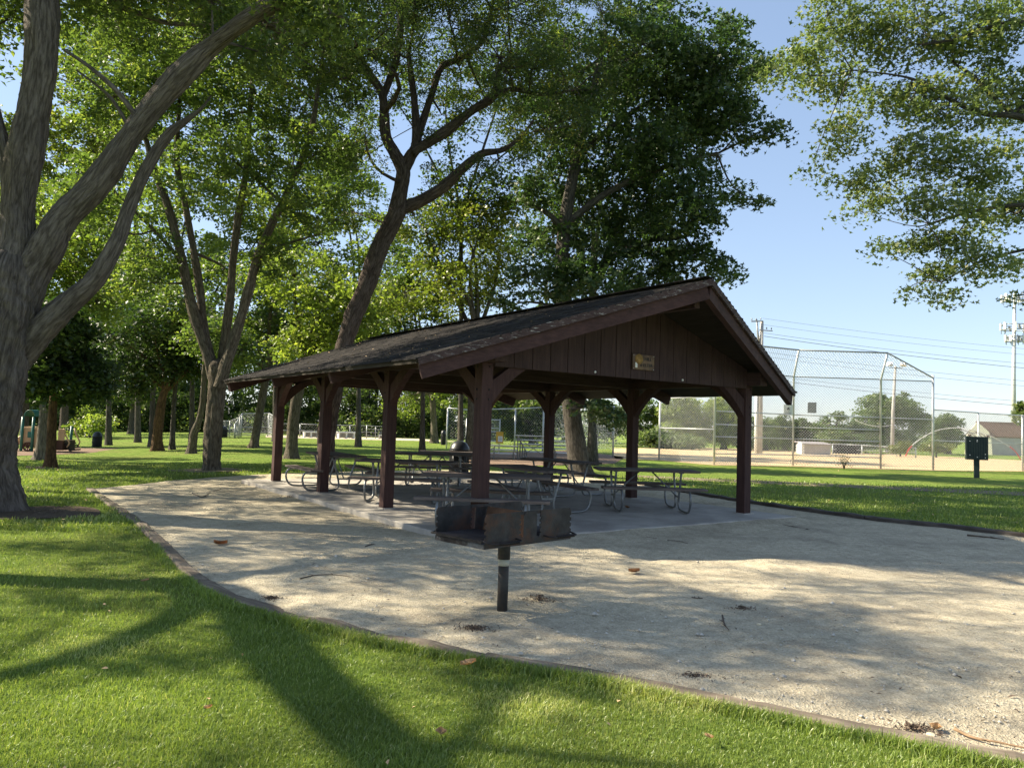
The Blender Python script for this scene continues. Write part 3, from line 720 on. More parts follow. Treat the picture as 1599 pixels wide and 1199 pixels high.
def build_tree(name, base, limbs, clumps, seed, mats, nl, size, kind='quad', label=None, asp=.6, upb=.5, trunk_sides=14, rough=.06, ncl=None, crad=(.35, .7), twig=.012, limbr=.05, group=None, cat='tree', shell=.35, flare=5, flat=.6):
    """limbs: [[(x,y,z,r),...],...] in world; clumps: [((x,y,z),(rx,ry,rz),n),...]"""
    rg = np.random.default_rng(seed); base = np.array(base, float); t = empty(name, tuple(base), 0, label, cat, group)
    mb = MB(); nodes = []
    for li, lb in enumerate(limbs):
        P = catmull(lb, (14 if trunk_sides > 60 else 7 if trunk_sides > 20 else 5) if li else (26 if trunk_sides > 60 else 14 if trunk_sides > 20 else 7)); pts = [p[:3]-base for p in P]; rs = [max(.006, p[3]) for p in P]
        if li == 0:
            dd = pts[-1]-pts[-2]; dd = dd/np.linalg.norm(dd); e0 = pts[-1]; r0 = rs[-1]
            for q_, k_ in ((.35, .86), (.62, .6), (.78, .25)): pts.append(e0+dd*r0*q_); rs.append(r0*k_)
        bark_tube(mb, pts, rs, trunk_sides if li == 0 else min(trunk_sides, 48) if rs[0] > .12 else (10 if rs[0] > .05 else 7), rough, rg, flare*1 if li == 0 else None)
        nodes += [(p, r) for p, r in zip(pts, rs)][(len(pts)//3 if li == 0 else 2):]
    def tree_kd(nd):
        kd = KDTree(len(nd)); [kd.insert(p, i) for i, (p, r) in enumerate(nd)]; kd.balance(); return kd
    kd = tree_kd(nodes); tw = []
    for c, rr, n in clumps:
        c = np.array(c)-base; _, i, dist = kd.find(c); a, ra = nodes[i]
        if dist > .3:
            P = branch_path(a, c, rg, .12, 6); r0 = min(ra*.6, limbr*(.5+.25*dist)); r0 = max(r0, .012)
            rs = [r0*(1-.7*j/6) for j in range(7)]; bark_tube(mb, P, rs, 6, rough*.6, rg); nodes += list(zip(P[2:], rs[2:]))
    kd = tree_kd(nodes); cl = []
    for c, rr, n in clumps:
        c = np.array(c)-base
        for _ in range(n):
            d = rg.normal(size=3); d /= np.linalg.norm(d); q = c + d*np.array(rr)*(shell+(1-shell)*rg.random()**.6)
            cl.append((q, rg.uniform(*crad)))
    for q, r in cl:
        _, i, dist = kd.find(q); a, ra = nodes[i]
        if twig > 0 and dist > .15:
            P = branch_path(a, q, rg, .05, 3); r0 = min(ra*.7, twig*(.8+.4*dist)); mb.tube(P, [r0, r0*.75, r0*.5, r0*.3], 4, cap=False)
    mb.build('trunk', mats[0], t)
    link('crown', crown_mesh('crown', cl, rg, nl, size, mats[1], kind, upb, asp, flat), t)
    return t
def L3(Y, *pp, dY=None):
    """limb from (px, py, radius_px[, depth]) points at depth Y"""
    o = []
    for q in pp:
        y = q[3] if len(q) > 3 else Y; p = atd(q[0], q[1], y); o.append((p.x, p.y, p.z, pw(q[2], y)))
    return o
def C3(Y, lst, dj=1.5, rg=random, dens=2.3):
    """clumps from (px, py, rx_px, ry_px, n[, depth])"""
    o = []
    for q in lst:
        y = q[5] if len(q) > 5 else Y+rg.uniform(-dj, dj); p = atd(q[0], q[1], y); rx, rz = pw(q[2], y), pw(q[3], y)
        o.append((tuple(p), (rx, max(.5, (rx+rz)*.5), rz), max(1, int(q[4]*dens))))
    return o

def slim(k, Y, *pp): return [(x, y, z, r*k) for x, y, z, r in L3(Y, *pp)]
# --- big maple at the left edge
b = at(-40, 797); T1Y = b.y
limbs = [slim(.93, T1Y, (-46, 800, 60), (-40, 700, 58), (-24, 600, 57), (-3, 500, 53), (15, 420, 47)),
         slim(.84, T1Y, (6, 520, 40), (14, 445, 38), (24, 380, 31), (28, 320, 28), (40, 240, 31), (55, 160, 27), (66, 90, 28), (68, 10, 28), (62, -80, 26), (70, -220, 22), (50, -400, 14)),
         slim(.84, T1Y+.1, (18, 520, 30), (44, 440, 34), (70, 395, 30), (98, 345, 26), (150, 288, 25), (200, 215, 21), (250, 152, 20), (288, 110, 21), (332, 70, 17), (400, 22, 15, T1Y-.3), (470, -20, 13, T1Y-.6), (560, -90, 9, T1Y-1)),
         slim(.84, T1Y+.2, (5, 600, 24), (40, 545, 25), (75, 505, 23), (112, 470, 19), (152, 432, 17), (184, 375, 14), (203, 320, 12.5), (230, 262, 11), (262, 212, 9), (288, 190, 6), (312, 172, 3), (330, 150, 1.5)),
         slim(.84, T1Y, (22, 330, 18), (12, 262, 13), (0, 205, 11), (-16, 150, 10), (-45, 70, 9), (-90, -60, 7)),
         slim(.84, T1Y, (213, 182, 5), (180, 140, 5), (140, 105, 4), (100, 78, 3)),
         slim(.84, T1Y+.2, (200, 196, 4), (170, 150, 3), (120, 110, 2))]
x1, y1 = b.x, b.y
cl = [((x1+1, y1, 12.5), (4.5, 4.5, 2.2), 130), ((x1+5, y1-1.2, 11.2), (2.6, 2.6, 1.4), 80), ((x1-3, y1-3, 11), (3, 3, 2), 80), ((x1-1, y1+4, 11.5), (3.5, 3, 1.8), 90), ((x1+3.5, y1+3, 13.5), (3, 3, 1.6), 60),
      ((x1+2.5, y1-4, 11.0), (2.2, 2.0, 1.2), 40), ((x1-6, y1, 10.0), (2.5, 3, 2), 90), ((x1+2.5, y1+4.5, 10.5), (2.5, 2.5, 1.2), 60)]
cl += [((x1+.5, y1+1.5, 10.3), (3, 2, 1.2), 90), ((-10.5, 13.2, 11.8), (2.5, 1.6, 1), 80), ((-7.5, 12.8, 9.6), (2.2, 1.4, .8), 60)]  # clumps added above the view to cast shade on the shelter roof
cl += C3(T1Y, [(480, 5, 60, 40, 8, T1Y-.5), (400, 80, 40, 40, 5, T1Y+1.5), (330, 0, 60, 40, 6, T1Y+1), (540, 30, 40, 40, 4, T1Y-.8), (20, 20, 40, 20, 5, T1Y+2)])
build_tree('maple_tree', (b.x, b.y, b.z-.05), limbs, cl, 3, ('maple_bark', 'maple_leaf'), 62, .13, 'lobed', 'massive shaggy barked tree at the left edge with a long limb reaching right', trunk_sides=92, rough=.05, crad=(.4, .8), flare=26)

# --- forked maple behind the kerb
b = at(332, 734); Y = b.y
limbs = [L3(Y, (331, 738, 14.5), (332, 712, 13.2), (334, 670, 12.8), (337, 620, 13), (340, 590, 14.5), (341, 572, 15)),
         slim(.68, Y, (334, 600, 11), (330, 575, 13), (318, 535, 12), (300, 480, 12), (285, 410, 10), (265, 330, 9), (240, 262, 7), (220, 190, 5), (190, 100, 4)),
         slim(.68, Y+.3, (338, 595, 10), (332, 570, 11), (320, 520, 10), (312, 450, 9), (303, 395, 8), (290, 325, 7), (276, 250, 6), (280, 150, 4), (270, 60, 3)),
         slim(.68, Y+.4, (341, 600, 10), (347, 565, 11), (355, 500, 10), (362, 430, 9), (370, 350, 8), (385, 260, 7), (391, 160, 5), (400, 60, 4)),
         slim(.68, Y-.2, (342, 605, 12), (352, 572, 13), (372, 510, 12), (388, 455, 11), (405, 395, 10), (440, 318, 8), (468, 258, 7), (489, 190, 6), (500, 110, 4), (520, 20, 3)),
         slim(.68, Y, (285, 410, 5), (250, 370, 4), (215, 335, 3), (180, 300, 2)), slim(.68, Y, (440, 318, 4), (400, 280, 3), (350, 240, 2)), slim(.68, Y, (405, 395, 4), (450, 380, 3), (500, 365, 2))]
cl = C3(Y, [(160, 150, 60, 50, 12), (230, 70, 80, 50, 16), (330, 60, 80, 50, 18), (430, 80, 70, 60, 18), (520, 120, 60, 60, 15), (150, 270, 50, 45, 9), (230, 210, 60, 50, 12), (330, 170, 60, 60, 13), (420, 200, 60, 60, 13), (510, 230, 55, 60, 13),
           (180, 360, 50, 40, 8), (370, 290, 50, 50, 9), (480, 320, 55, 50, 11), (250, 330, 45, 45, 6), (540, 330, 45, 45, 8), (440, 400, 50, 40, 8), (210, 440, 50, 40, 8), (140, 40, 60, 40, 10), (300, -60, 120, 60, 26), (470, -50, 100, 60, 20), (350, 420, 30, 40, 4), (200, 130, 90, 60, 18), (290, 110, 80, 60, 16), (390, 130, 80, 60, 16), (470, 170, 70, 60, 14), (270, 260, 70, 50, 9), (360, 230, 70, 50, 9), (450, 260, 60, 50, 9), (130, 310, 50, 50, 9), (230, 400, 60, 40, 7)], 3.6)
cl += [((-9, 22, 15.5), (4, 4, 1.5), 110), ((-8, 18.5, 11.5), (2.5, 1.5, 1.2), 50)]  # high clumps added to throw shade over the right lawn
build_tree('maple_tree', (b.x, b.y, b.z-.05), limbs, cl, 5, ('plate_bark', 'maple_leaf'), 62, .135, 'quad', 'upright tree forking into four stems left of the shelter roof', trunk_sides=28, rough=.05, flare=6, crad=(.28, .58))

# --- leaning honey locust behind the shelter
b = at(508, 738); Y = b.y
limbs = [L3(Y, (508, 742, 17), (510, 700, 15), (514, 650, 13.5), (524, 600, 12.5), (536, 545, 13), (550, 500, 14), (563, 470, 14), (582, 420, 14), (600, 372, 13), (620, 330, 13.5)),
         L3(Y, (618, 335, 13), (626, 295, 12), (629, 265, 11), (616, 240, 9), (602, 210, 8), (597, 150, 7), (576, 115, 6.5), (541, 65, 6), (508, 20, 5), (485, -40, 4)),
         L3(Y+.2, (598, 152, 6), (612, 115, 6), (620, 85, 6), (626, 30, 5.5), (620, -40, 4)),
         L3(Y, (628, 272, 9), (640, 245, 9), (650, 225, 8), (648, 170, 6), (644, 130, 5), (638, 85, 4)),
         L3(Y+.2, (648, 228, 7), (660, 190, 6), (675, 145, 5.5), (690, 105, 5), (722, 90, 4.5), (755, 62, 4), (768, 15, 3)),
         L3(Y-.2, (645, 238, 8), (690, 210, 8), (735, 174, 7), (770, 150, 6.5), (778, 110, 4), (800, 90, 3)),
         L3(Y-.2, (770, 150, 5), (800, 140, 4), (850, 148, 3), (900, 140, 2)),
         L3(Y+.1, (624, 328, 10), (655, 315, 9.5), (690, 294, 9), (722, 264, 7.5), (752, 241, 6), (785, 234, 4), (812, 215, 2.5), (835, 185, 1.5)),
         L3(Y, (576, 115, 4), (545, 110, 3), (520, 100, 2.5), (480, 60, 2))]
cl = C3(Y, [(600, 30, 70, 50, 14), (700, 30, 80, 50, 18), (800, 40, 80, 50, 18), (880, 60, 60, 50, 14), (720, 120, 60, 40, 8), (830, 110, 70, 40, 10), (900, 150, 60, 40, 10), (540, 140, 50, 50, 7), (570, 220, 45, 45, 5), (700, 200, 50, 35, 4), (690, 180, 40, 30, 3), (800, 200, 60, 35, 7), (860, 230, 60, 35, 7),
           (520, 40, 50, 40, 8), (680, 270, 40, 30, 3), (780, 260, 60, 25, 6), (720, -60, 150, 50, 30), (880, -30, 90, 50, 18), (560, -50, 90, 50, 14), (960, 90, 50, 50, 9), (640, 330, 30, 40, 2), (550, 330, 35, 35, 4), (940, 20, 60, 50, 10), (650, 60, 110, 60, 22), (780, 90, 110, 60, 26), (880, 120, 90, 60, 22), (860, 200, 90, 50, 16), (760, 160, 80, 40, 8), (560, 90, 80, 60, 12), (800, -40, 160, 60, 40), (640, 140, 60, 50, 7), (560, 180, 60, 50, 8), (700, -80, 160, 60, 30)], 3.2, dens=1.65)
cl += [((-5, 18, 11.2), (3, 1.5, 1.3), 80), ((-4, 21, 15.5), (4, 4, 1.5), 120), ((-7.5, 19.5, 13.5), (2.5, 2, 1.2), 60), ((-6.5, 17, 12.6), (3.5, 1.6, 1.2), 120), ((-3, 19, 13.8), (3, 2, 1.2), 100), ((-1, 22, 15.6), (4, 2, 1.2), 110)]  # upper clumps, largely out of view, added to shade the right lawn
build_tree('locust_tree', (b.x, b.y, b.z-.05), limbs, cl, 8, ('locust_bark', 'locust_leaf'), 95, .098, 'quad', 'leaning dark barked tree spreading its limbs above the shelter roof', asp=.42, trunk_sides=24, rough=.05, twig=.016, crad=(.26, .55))

# --- sycamore behind the right back of the shelter
b = at(905, 744); Y = b.y
limbs = [L3(Y, (907, 748, 18), (900, 700, 16), (893, 645, 14), (888, 590, 13), (880, 520, 12), (876, 450, 11), (882, 350, 10), (900, 250, 8), (925, 150, 6), (945, 50, 4)),
         L3(Y, (878, 470, 6), (930, 420, 5), (1000, 380, 4), (1070, 370, 3)), L3(Y, (884, 350, 6), (950, 300, 5), (1040, 260, 4), (1120, 240, 3)), L3(Y, (905, 240, 5), (980, 180, 4), (1080, 120, 3), (1150, 60, 2)),
         L3(Y, (884, 360, 5), (850, 330, 4), (820, 320, 3)), L3(Y-1, (892, 640, 4), (920, 632, 3), (945, 640, 2), (970, 650, 1.5))]
cl = C3(Y, [(880, 440, 50, 35, 12), (950, 420, 60, 40, 16), (1040, 400, 60, 35, 14), (1110, 410, 40, 22, 6), (1150, 422, 18, 12, 2), (840, 380, 45, 35, 9), (920, 330, 60, 50, 16), (1010, 310, 70, 50, 20), (1090, 310, 45, 50, 12), (1150, 300, 30, 16, 3), (1185, 312, 10, 8, 1), (1000, 210, 70, 50, 18), (1090, 200, 60, 55, 17), (1160, 190, 42, 55, 10), (1205, 195, 14, 30, 2),
           (950, 130, 60, 50, 13), (1040, 110, 60, 50, 15), (1110, 90, 50, 50, 14), (1165, 110, 38, 45, 8), (1140, 40, 22, 26, 4), (1050, 30, 60, 40, 11), (980, 40, 50, 40, 9), (840, 300, 40, 30, 6), (820, 430, 30, 30, 4), (860, 490, 50, 20, 7), (1195, 100, 14, 18, 2), (790, 480, 30, 20, 3), (900, 250, 70, 60, 16), (960, 250, 70, 60, 18), (1060, 260, 70, 50, 18), (890, 170, 60, 60, 12), (990, 360, 80, 50, 18), (880, 380, 60, 50, 14), (1080, 150, 80, 60, 18), (1000, 70, 80, 50, 14), (1060, 350, 60, 50, 12), (1130, 150, 50, 50, 10), (930, 460, 70, 25, 10), (1030, 440, 60, 20, 7)], 2.2)
cl += [((1.5, 27, 14.5), (4, 2.6, 1.3), 90)]  # extra clump put in for its shade on the lawn farther right
cl += C3(Y-1.2, [(930, 634, 22, 10, 4, Y-1.2), (962, 648, 16, 8, 3, Y-1.2), (905, 622, 14, 8, 2, Y-1)])
build_tree('sycamore_tree', (b.x, b.y, b.z-.05), limbs, cl, 13, ('grey_bark', 'sycamore_leaf'), 40, .215, 'lobed', 'dense large leaved tree standing behind the right side of the shelter', asp=.8, trunk_sides=18, rough=.04, crad=(.4, .75), twig=.016)

# --- branches overhanging from the right, trunk outside the picture
Y = 14.0; bx_, by_ = 12.6, 14.6
b = (bx_, by_, 0)
limbs = [[(bx_, by_, -.05, .34), (bx_-.05, by_, 2.5, .29), (bx_-.1, by_, 5, .25), (bx_-.2, by_, 7.5, .2), (bx_-.3, by_, 10.5, .12)],
         [(bx_-.05, by_, 4.6, .13)] + L3(Y, (1700, 250, 7), (1640, 205, 6), (1590, 182, 5), (1540, 178, 4.5), (1495, 162, 3.5), (1440, 130, 2.5), (1400, 118, 1.5), (1330, 110, 1)),
         [(bx_-.1, by_, 6.3, .12)] + L3(Y, (1690, 60, 6), (1599, 36, 4.5), (1550, 42, 3.5), (1500, 60, 2.5), (1440, 70, 2)),
         [(bx_-.1, by_, 5.2, .10)] + L3(Y+.5, (1640, 170, 5), (1580, 175, 4), (1520, 120, 3), (1490, 100, 2)),
         [(bx_, by_, 3.9, .10)] + L3(Y, (1680, 330, 5), (1600, 320, 3.5), (1520, 330, 2.5), (1450, 350, 1.5)),
         [(bx_, by_, 3.6, .08)] + L3(Y-.5, (1680, 380, 4), (1600, 390, 2.5), (1530, 410, 1.5), (1470, 440, 1))]
cl = C3(Y, [(1330, 45, 60, 34, 13), (1250, 85, 40, 22, 7), (1215, 110, 12, 14, 2), (1290, 120, 50, 25, 8), (1420, 60, 70, 50, 19), (1530, 50, 80, 55, 22), (1390, 150, 70, 34, 13), (1310, 215, 46, 24, 6), (1280, 262, 12, 8, 1), (1480, 160, 70, 45, 16), (1570, 150, 50, 60, 16), (1430, 240, 70, 30, 13), (1340, 275, 30, 12, 4), (1520, 260, 70, 40, 15), (1385, 305, 40, 16, 5), (1345, 330, 14, 8, 1),
           (1470, 315, 60, 26, 10), (1560, 320, 50, 35, 11), (1420, 375, 45, 12, 5), (1380, 392, 14, 6, 1), (1495, 375, 55, 20, 8), (1450, 425, 34, 12, 4), (1412, 458, 10, 5, 1), (1468, 462, 16, 10, 2), (1540, 395, 40, 20, 5), (1590, 410, 16, 14, 2), (1545, 425, 20, 10, 2), (1650, 120, 60, 80, 18), (1650, 280, 50, 70, 12), (1600, -40, 120, 40, 20), (1420, -40, 120, 40, 20), (1290, 5, 30, 20, 4), (1590, 462, 8, 6, 1)], 1.2)
build_tree('maple_tree', b, limbs, cl, 17, ('grey_bark', 'overhang_leaf'), 46, .112, 'lobed', 'feathery drooping branches of a tree reaching in from the right edge', asp=.8, rough=.03, crad=(.32, .62), twig=.011, limbr=.035, trunk_sides=16, flat=.45)

# --- a tree just outside the left edge that shades the front lawn
def shade(px, py, z):
    """the point at height z whose sun shadow falls on this spot of the lawn"""
    q = at(px, py); return (q.x+SUNV.x/SUNV.z*z, q.y+SUNV.y/SUNV.z*z, z)
b = (-10.75, 8.2, 0); f0 = shade(352, 925, 6.0)
limbs = [[(*b[:2], -.05, .36), (-10.7, 8.15, 2, .27), (-10.6, 8.1, 4.2, .24), (f0[0], f0[1]+.1, 5.9, .22)],
         [(f0[0], f0[1]+.2, 5.3, .2), (*f0, .19), (*shade(430, 1010, 6.9), .20), (*shade(530, 1110, 8.0), .19), (*shade(640, 1210, 9.2), .17), (*shade(800, 1500, 11), .1)],
         [(f0[0], f0[1]+.1, 5.6, .13), (*shade(300, 948, 6.1), .115), (*shade(180, 1005, 6.4), .10), (*shade(40, 1048, 6.8), .09), (*shade(-150, 1090, 7.6), .06)],
         [(f0[0], f0[1]+.2, 5.6, .13), (f0[0]-1, f0[1]+2, 7.4, .1), (f0[0]-1.4, f0[1]+4, 9.0, .06)]]
cl = [(c_, r_, max(3, int(n_*.62))) for c_, r_, n_ in [((-13.5, 10.5, 9.0), (2.6, 2.2, 1.5), 80), ((-11.0, 12.5, 8.6), (2.0, 1.6, 1.2), 60), ((-10.6, 9.9, 8.6), (1.6, 1.2, 1.0), 40), ((-15.5, 8.2, 9.5), (2, 1.6, 1.4), 42), ((-12.2, 8.0, 11.0), (2.2, 1.0, 1.2), 36), ((-9.8, 10.8, 6.2), (1.2, 1.2, .8), 26), ((-10.9, 8.7, 10.2), (1.8, 1.0, .8), 90),
      ((-16.5, 12.5, 9.5), (2.4, 2.2, 1.6), 70), ((-13.5, 5.6, 10.5), (1.5, .8, .9), 12), ((-10.5, 3.6, 9.5), (1.2, .7, .8), 9), ((-13.2, 14.8, 9.2), (2.4, 1.8, 1.4), 66), ((-10.0, 14.2, 9.5), (1.6, 1.4, 1.1), 36), ((-12, 6.9, 8.4), (1.2, .5, .7), 10), ((-9.6, 5.0, 10.4), (1.0, .5, .6), 7)]]
build_tree('maple_tree', b, limbs, cl, 19, ('maple_bark', 'maple_leaf'), 60, .13, 'quad', 'tree just outside the left edge whose limbs shade the front lawn', trunk_sides=14, rough=.04)

b = (-18.2, 16.5, gz(-18.2, 16.5))
limbs = [[(b[0], b[1], b[2]-.05, .34), (b[0]+.1, b[1], 2.2, .27), (b[0]+.2, b[1], 4.4, .24), (b[0]+.1, b[1], 5.6, .22)], [(b[0]+.1, b[1], 5, .2), (-17, 16.4, 7.5, .15), (-16.6, 16.8, 10, .08)], [(b[0]+.1, b[1], 5, .18), (-19.4, 15.6, 7.4, .14), (-20, 15, 9.8, .08)]]
cl = [((-17, 17, 9.2), (2.4, 2, 1.3), 60), ((-19.6, 15, 9.6), (2.2, 2, 1.4), 56), ((-18.5, 19, 8.4), (2.2, 1.8, 1.3), 52), ((-17.8, 14.2, 7.2), (1.5, 1.2, 1), 26), ((-18.8, 17, 11.4), (2.4, 2.2, 1.2), 50), ((-17.5, 20.5, 6.2), (1.4, 1.4, 1), 26)]
build_tree('maple_tree', b, limbs, cl, 23, ('maple_bark', 'maple_leaf'), 60, .13, 'quad', 'second tree outside the left edge shading the far corner of the gravel', trunk_sides=14, rough=.04)
b = (-24, 27, gz(-24, 27))
limbs = [[(b[0], b[1], b[2]-.05, .34), (b[0]+.1, b[1], 2.2, .27), (b[0]+.2, b[1], 4.4, .24), (b[0]+.1, b[1], 5.6, .22)], [(b[0]+.1, b[1], 5, .2), (-23, 26.6, 7.5, .15), (-22.6, 26.8, 10, .08)], [(b[0]+.1, b[1], 5, .18), (-25.4, 27.6, 7.4, .14), (-26, 28, 9.8, .08)]]
cl = [((-22.6, 27, 9.2), (2.2, 2.4, 1.3), 55), ((-25.6, 25, 9.6), (2.2, 2, 1.4), 50), ((-24.5, 29.5, 8.4), (2.2, 2.2, 1.3), 50), ((-23.4, 24.2, 7.2), (1.5, 1.4, 1), 26), ((-24.8, 27, 11.4), (2.4, 2.2, 1.2), 50), ((-23.5, 30.5, 6.2), (1.6, 1.6, 1), 28), ((-23.0, 25, 5.2), (1.2, 1.2, .8), 18)]
build_tree('maple_tree', b, limbs, cl, 29, ('maple_bark', 'maple_leaf'), 60, .15, 'quad', 'third tree outside the left edge striping the left lawn with shade', trunk_sides=14, rough=.04)
# --- generic trees of the middle distance
def gen_tree(label, px, py, r_px, crown, seed, mats, nl, size, lean=(0, 0), fork=None, name='park_tree', ncl=10, depth=None, trunk=None, group='trees across the left lawn', crad=(.5, .95), spread=1.0, kind='quad', twig=.014, asp=.6):
    """crown: clump list in pixels at the tree's depth"""
    if depth is None: p = at(px, py)
    else:
        q = atd(px, py, depth); p = Vector((q.x, q.y, gz(q.x, q.y)))
    Y = p.y; rg = random.Random(seed)
    tr = trunk or [(px, py, 1.25*r_px), (px+lean[0]*.15, py-(py-fork)*.35, r_px), (px+lean[0]*.55, py-(py-fork)*.7, .92*r_px), (px+lean[0], fork, .9*r_px)]
    lim = [L3(Y, *tr)]; lim[0][0] = (lim[0][0][0], lim[0][0][1], p.z-.05, lim[0][0][3])
    ex, ey, er = tr[-1][:3]; cs = C3(Y, crown, 2.0*spread, rg)
    order = sorted(range(len(crown)), key=lambda i: -crown[i][4])[:6]
    for i in order:
        c = cs[i][0]; a = lim[0][-1]; j = [rg.uniform(-.5, .5) for _ in range(2)]
        m = [a[k]*.55+c[k]*.45 for k in range(3)]; m[0] += j[0]; m[1] += j[1]; m[2] += .25*abs(c[2]-a[2])*.5
        lim.append([(a[0], a[1], a[2]-.3, a[3]*.75), (m[0], m[1], m[2], a[3]*.45), (c[0], c[1], c[2], a[3]*.2)])
    return build_tree(name, (p.x, p.y, p.z-.03), lim, cs, seed, mats, nl, size, kind, label, trunk_sides=14, rough=.05, crad=crad, twig=twig, group=group, limbr=.04, asp=asp)
G = gen_tree
G('small dark dense tree with low branches in front of the playground', 78, 730, 7, [(90, 510, 50, 40, 26), (60, 570, 45, 40, 20), (120, 570, 45, 40, 22), (105, 600, 50, 24, 18), (150, 590, 30, 28, 9), (50, 600, 25, 14, 6), (40, 500, 40, 40, 14)], 31, ('brown_bark', 'dark_leaf'), 60, .17, trunk=[(79, 730, 9), (80, 700, 7), (81, 660, 6.5), (84, 610, 5), (86, 560, 3)], crad=(.35, .65))
G('pale barked trunk just behind the small dark tree', 66, 718, 9, [(40, 430, 70, 50, 22), (110, 400, 70, 50, 22), (150, 470, 50, 40, 12), (60, 340, 80, 60, 24), (150, 330, 60, 50, 16)], 32, ('pale_bark', 'light_leaf'), 62, .17, trunk=[(65, 719, 12), (67, 690, 9), (70, 640, 7.5), (72, 580, 7), (74, 520, 6)])
G('orange brown trunk leaning right on the left lawn', 246, 704, 7, [(250, 560, 55, 40, 22), (200, 590, 45, 30, 14), (300, 560, 45, 35, 14), (240, 500, 60, 40, 18), (180, 530, 45, 40, 12)], 33, ('brown_bark', 'dark_leaf'), 58, .21, trunk=[(245, 704, 9), (246, 680, 7.5), (249, 650, 7), (254, 620, 6), (262, 600, 4)])
G('slim dark trunk directly behind the orange brown one', 237, 698, 4, [(220, 560, 50, 40, 14), (260, 520, 50, 40, 14)], 34, ('grey_bark', 'dark_leaf'), 50, .22, fork=590, lean=(3, 0))
G('straight grey trunk right of the orange brown one', 269, 702, 3.6, [(290, 540, 55, 40, 18), (250, 480, 60, 40, 18), (330, 500, 50, 40, 14)], 35, ('grey_bark', 'wood_leaf'), 55, .22, fork=590, lean=(6, 0))
G('crooked trunk with a knob near its foot, left of the forked tree', 299, 708, 5, [(330, 520, 45, 40, 14), (290, 470, 50, 40, 14), (370, 540, 45, 40, 14)], 36, ('plate_bark', 'maple_leaf'), 58, .19, trunk=[(298, 708, 8), (301, 692, 6.5), (303, 676, 6), (311, 655, 4.8), (316, 630, 4.3), (318, 600, 4), (320, 560, 3.5)])
G('pale sunlit bush left of the far thick grey trunk', 140, 684, 2, [(130, 668, 22, 12, 12), (155, 660, 20, 14, 10), (145, 645, 16, 12, 6)], 86, ('grey_bark', 'light_leaf'), 52, .24, fork=670, depth=58, name='bush')
G('thick grey trunk far back on the left lawn', 205, 678, 4.5, [(200, 610, 60, 30, 14), (160, 590, 50, 30, 12), (250, 600, 45, 30, 10), (200, 540, 80, 40, 22)], 37, ('grey_bark', 'wood_leaf'), 58, .30, fork=615, lean=(6, 0))
G('tree with a forked trunk behind the left roof corner', 396, 699, 9, [(410, 520, 60, 45, 20), (360, 560, 45, 40, 12), (460, 500, 55, 45, 18), (430, 440, 70, 50, 22), (500, 560, 40, 35, 10)], 38, ('plate_bark', 'maple_leaf'), 60, .21, trunk=[(396, 700, 8), (399, 680, 6.5), (406, 640, 6), (413, 600, 6), (418, 570, 6)])
G('stout trunk seen between the two leftmost shelter posts', 456, 716, 15, [(500, 480, 60, 50, 22), (460, 430, 60, 50, 18), (560, 470, 50, 50, 16), (480, 540, 55, 30, 14), (540, 540, 50, 35, 12)], 39, ('plate_bark', 'light_leaf'), 60, .18, trunk=[(455, 717, 11), (456, 690, 9), (459, 650, 8.6), (466, 610, 8.6), (474, 580, 8), (478, 550, 7)])
G('slender pale trunk in the gap beside the grill post', 678, 692, 5, [(690, 600, 50, 30, 14), (640, 620, 45, 28, 12), (720, 620, 40, 28, 10), (680, 560, 70, 40, 18), (620, 580, 45, 30, 12)], 40, ('pale_bark', 'light_leaf'), 58, .24, fork=610, lean=(-4, 0))
G('airy yellowing tree showing above the middle of the shelter roof', 735, 690, 6, [(720, 340, 60, 40, 18), (750, 360, 50, 50, 12), (700, 430, 50, 40, 10), (780, 400, 50, 50, 16), (690, 400, 45, 45, 9), (740, 440, 60, 40, 10), (660, 350, 45, 40, 10), (800, 330, 40, 40, 7), (700, 470, 60, 30, 9), (620, 460, 40, 40, 8)], 41, ('grey_bark', 'yellow_leaf'), 70, .18, fork=520, lean=(8, 0), depth=34, twig=.014)
G('tall bright green tree filling the gap left of the leaning trunk', 560, 690, 3.6, [(540, 300, 60, 50, 22), (590, 380, 50, 50, 16), (500, 380, 55, 50, 18), (560, 440, 60, 45, 18), (600, 480, 50, 40, 12), (520, 260, 50, 40, 14)], 42, ('grey_bark', 'light_leaf'), 60, .24, fork=520, depth=46)
G('dark thick trunk behind the playground steps', 100, 679, 6, [(100, 570, 60, 40, 16), (160, 560, 50, 40, 14), (120, 500, 70, 40, 18)], 43, ('locust_bark', 'wood_leaf'), 56, .26, fork=610, lean=(2, 0))
G('shaded trunk just right of the massive left tree', 38, 694, 6, [(30, 580, 60, 40, 14), (0, 520, 60, 50, 16), (60, 500, 60, 50, 16)], 44, ('locust_bark', 'dark_leaf'), 56, .25, fork=600, lean=(2, 0))
G('sunlit yellow green tree high behind the massive left tree', 170, 690, 3.6, [(40, 200, 70, 50, 18), (120, 250, 70, 50, 20), (60, 300, 60, 50, 16), (170, 200, 60, 50, 14), (110, 130, 70, 40, 12)], 45, ('grey_bark', 'yellow_leaf'), 56, .26, fork=480, depth=45)
G('broad tree with light foliage behind the forked tree', 300, 690, 3.6, [(270, 390, 70, 50, 22), (340, 420, 60, 50, 18), (210, 430, 60, 40, 16), (390, 380, 60, 50, 18), (300, 300, 80, 50, 22), (430, 330, 60, 50, 16)], 46, ('grey_bark', 'light_leaf'), 60, .25, fork=520, depth=42)
G('dark tree behind the ridge between yellowing tree and large leaved tree', 660, 690, 3.6, [(650, 470, 50, 35, 16), (610, 520, 50, 30, 14), (700, 520, 50, 25, 12), (640, 420, 40, 40, 10)], 47, ('locust_bark', 'wood_leaf'), 60, .22, fork=560, depth=38)

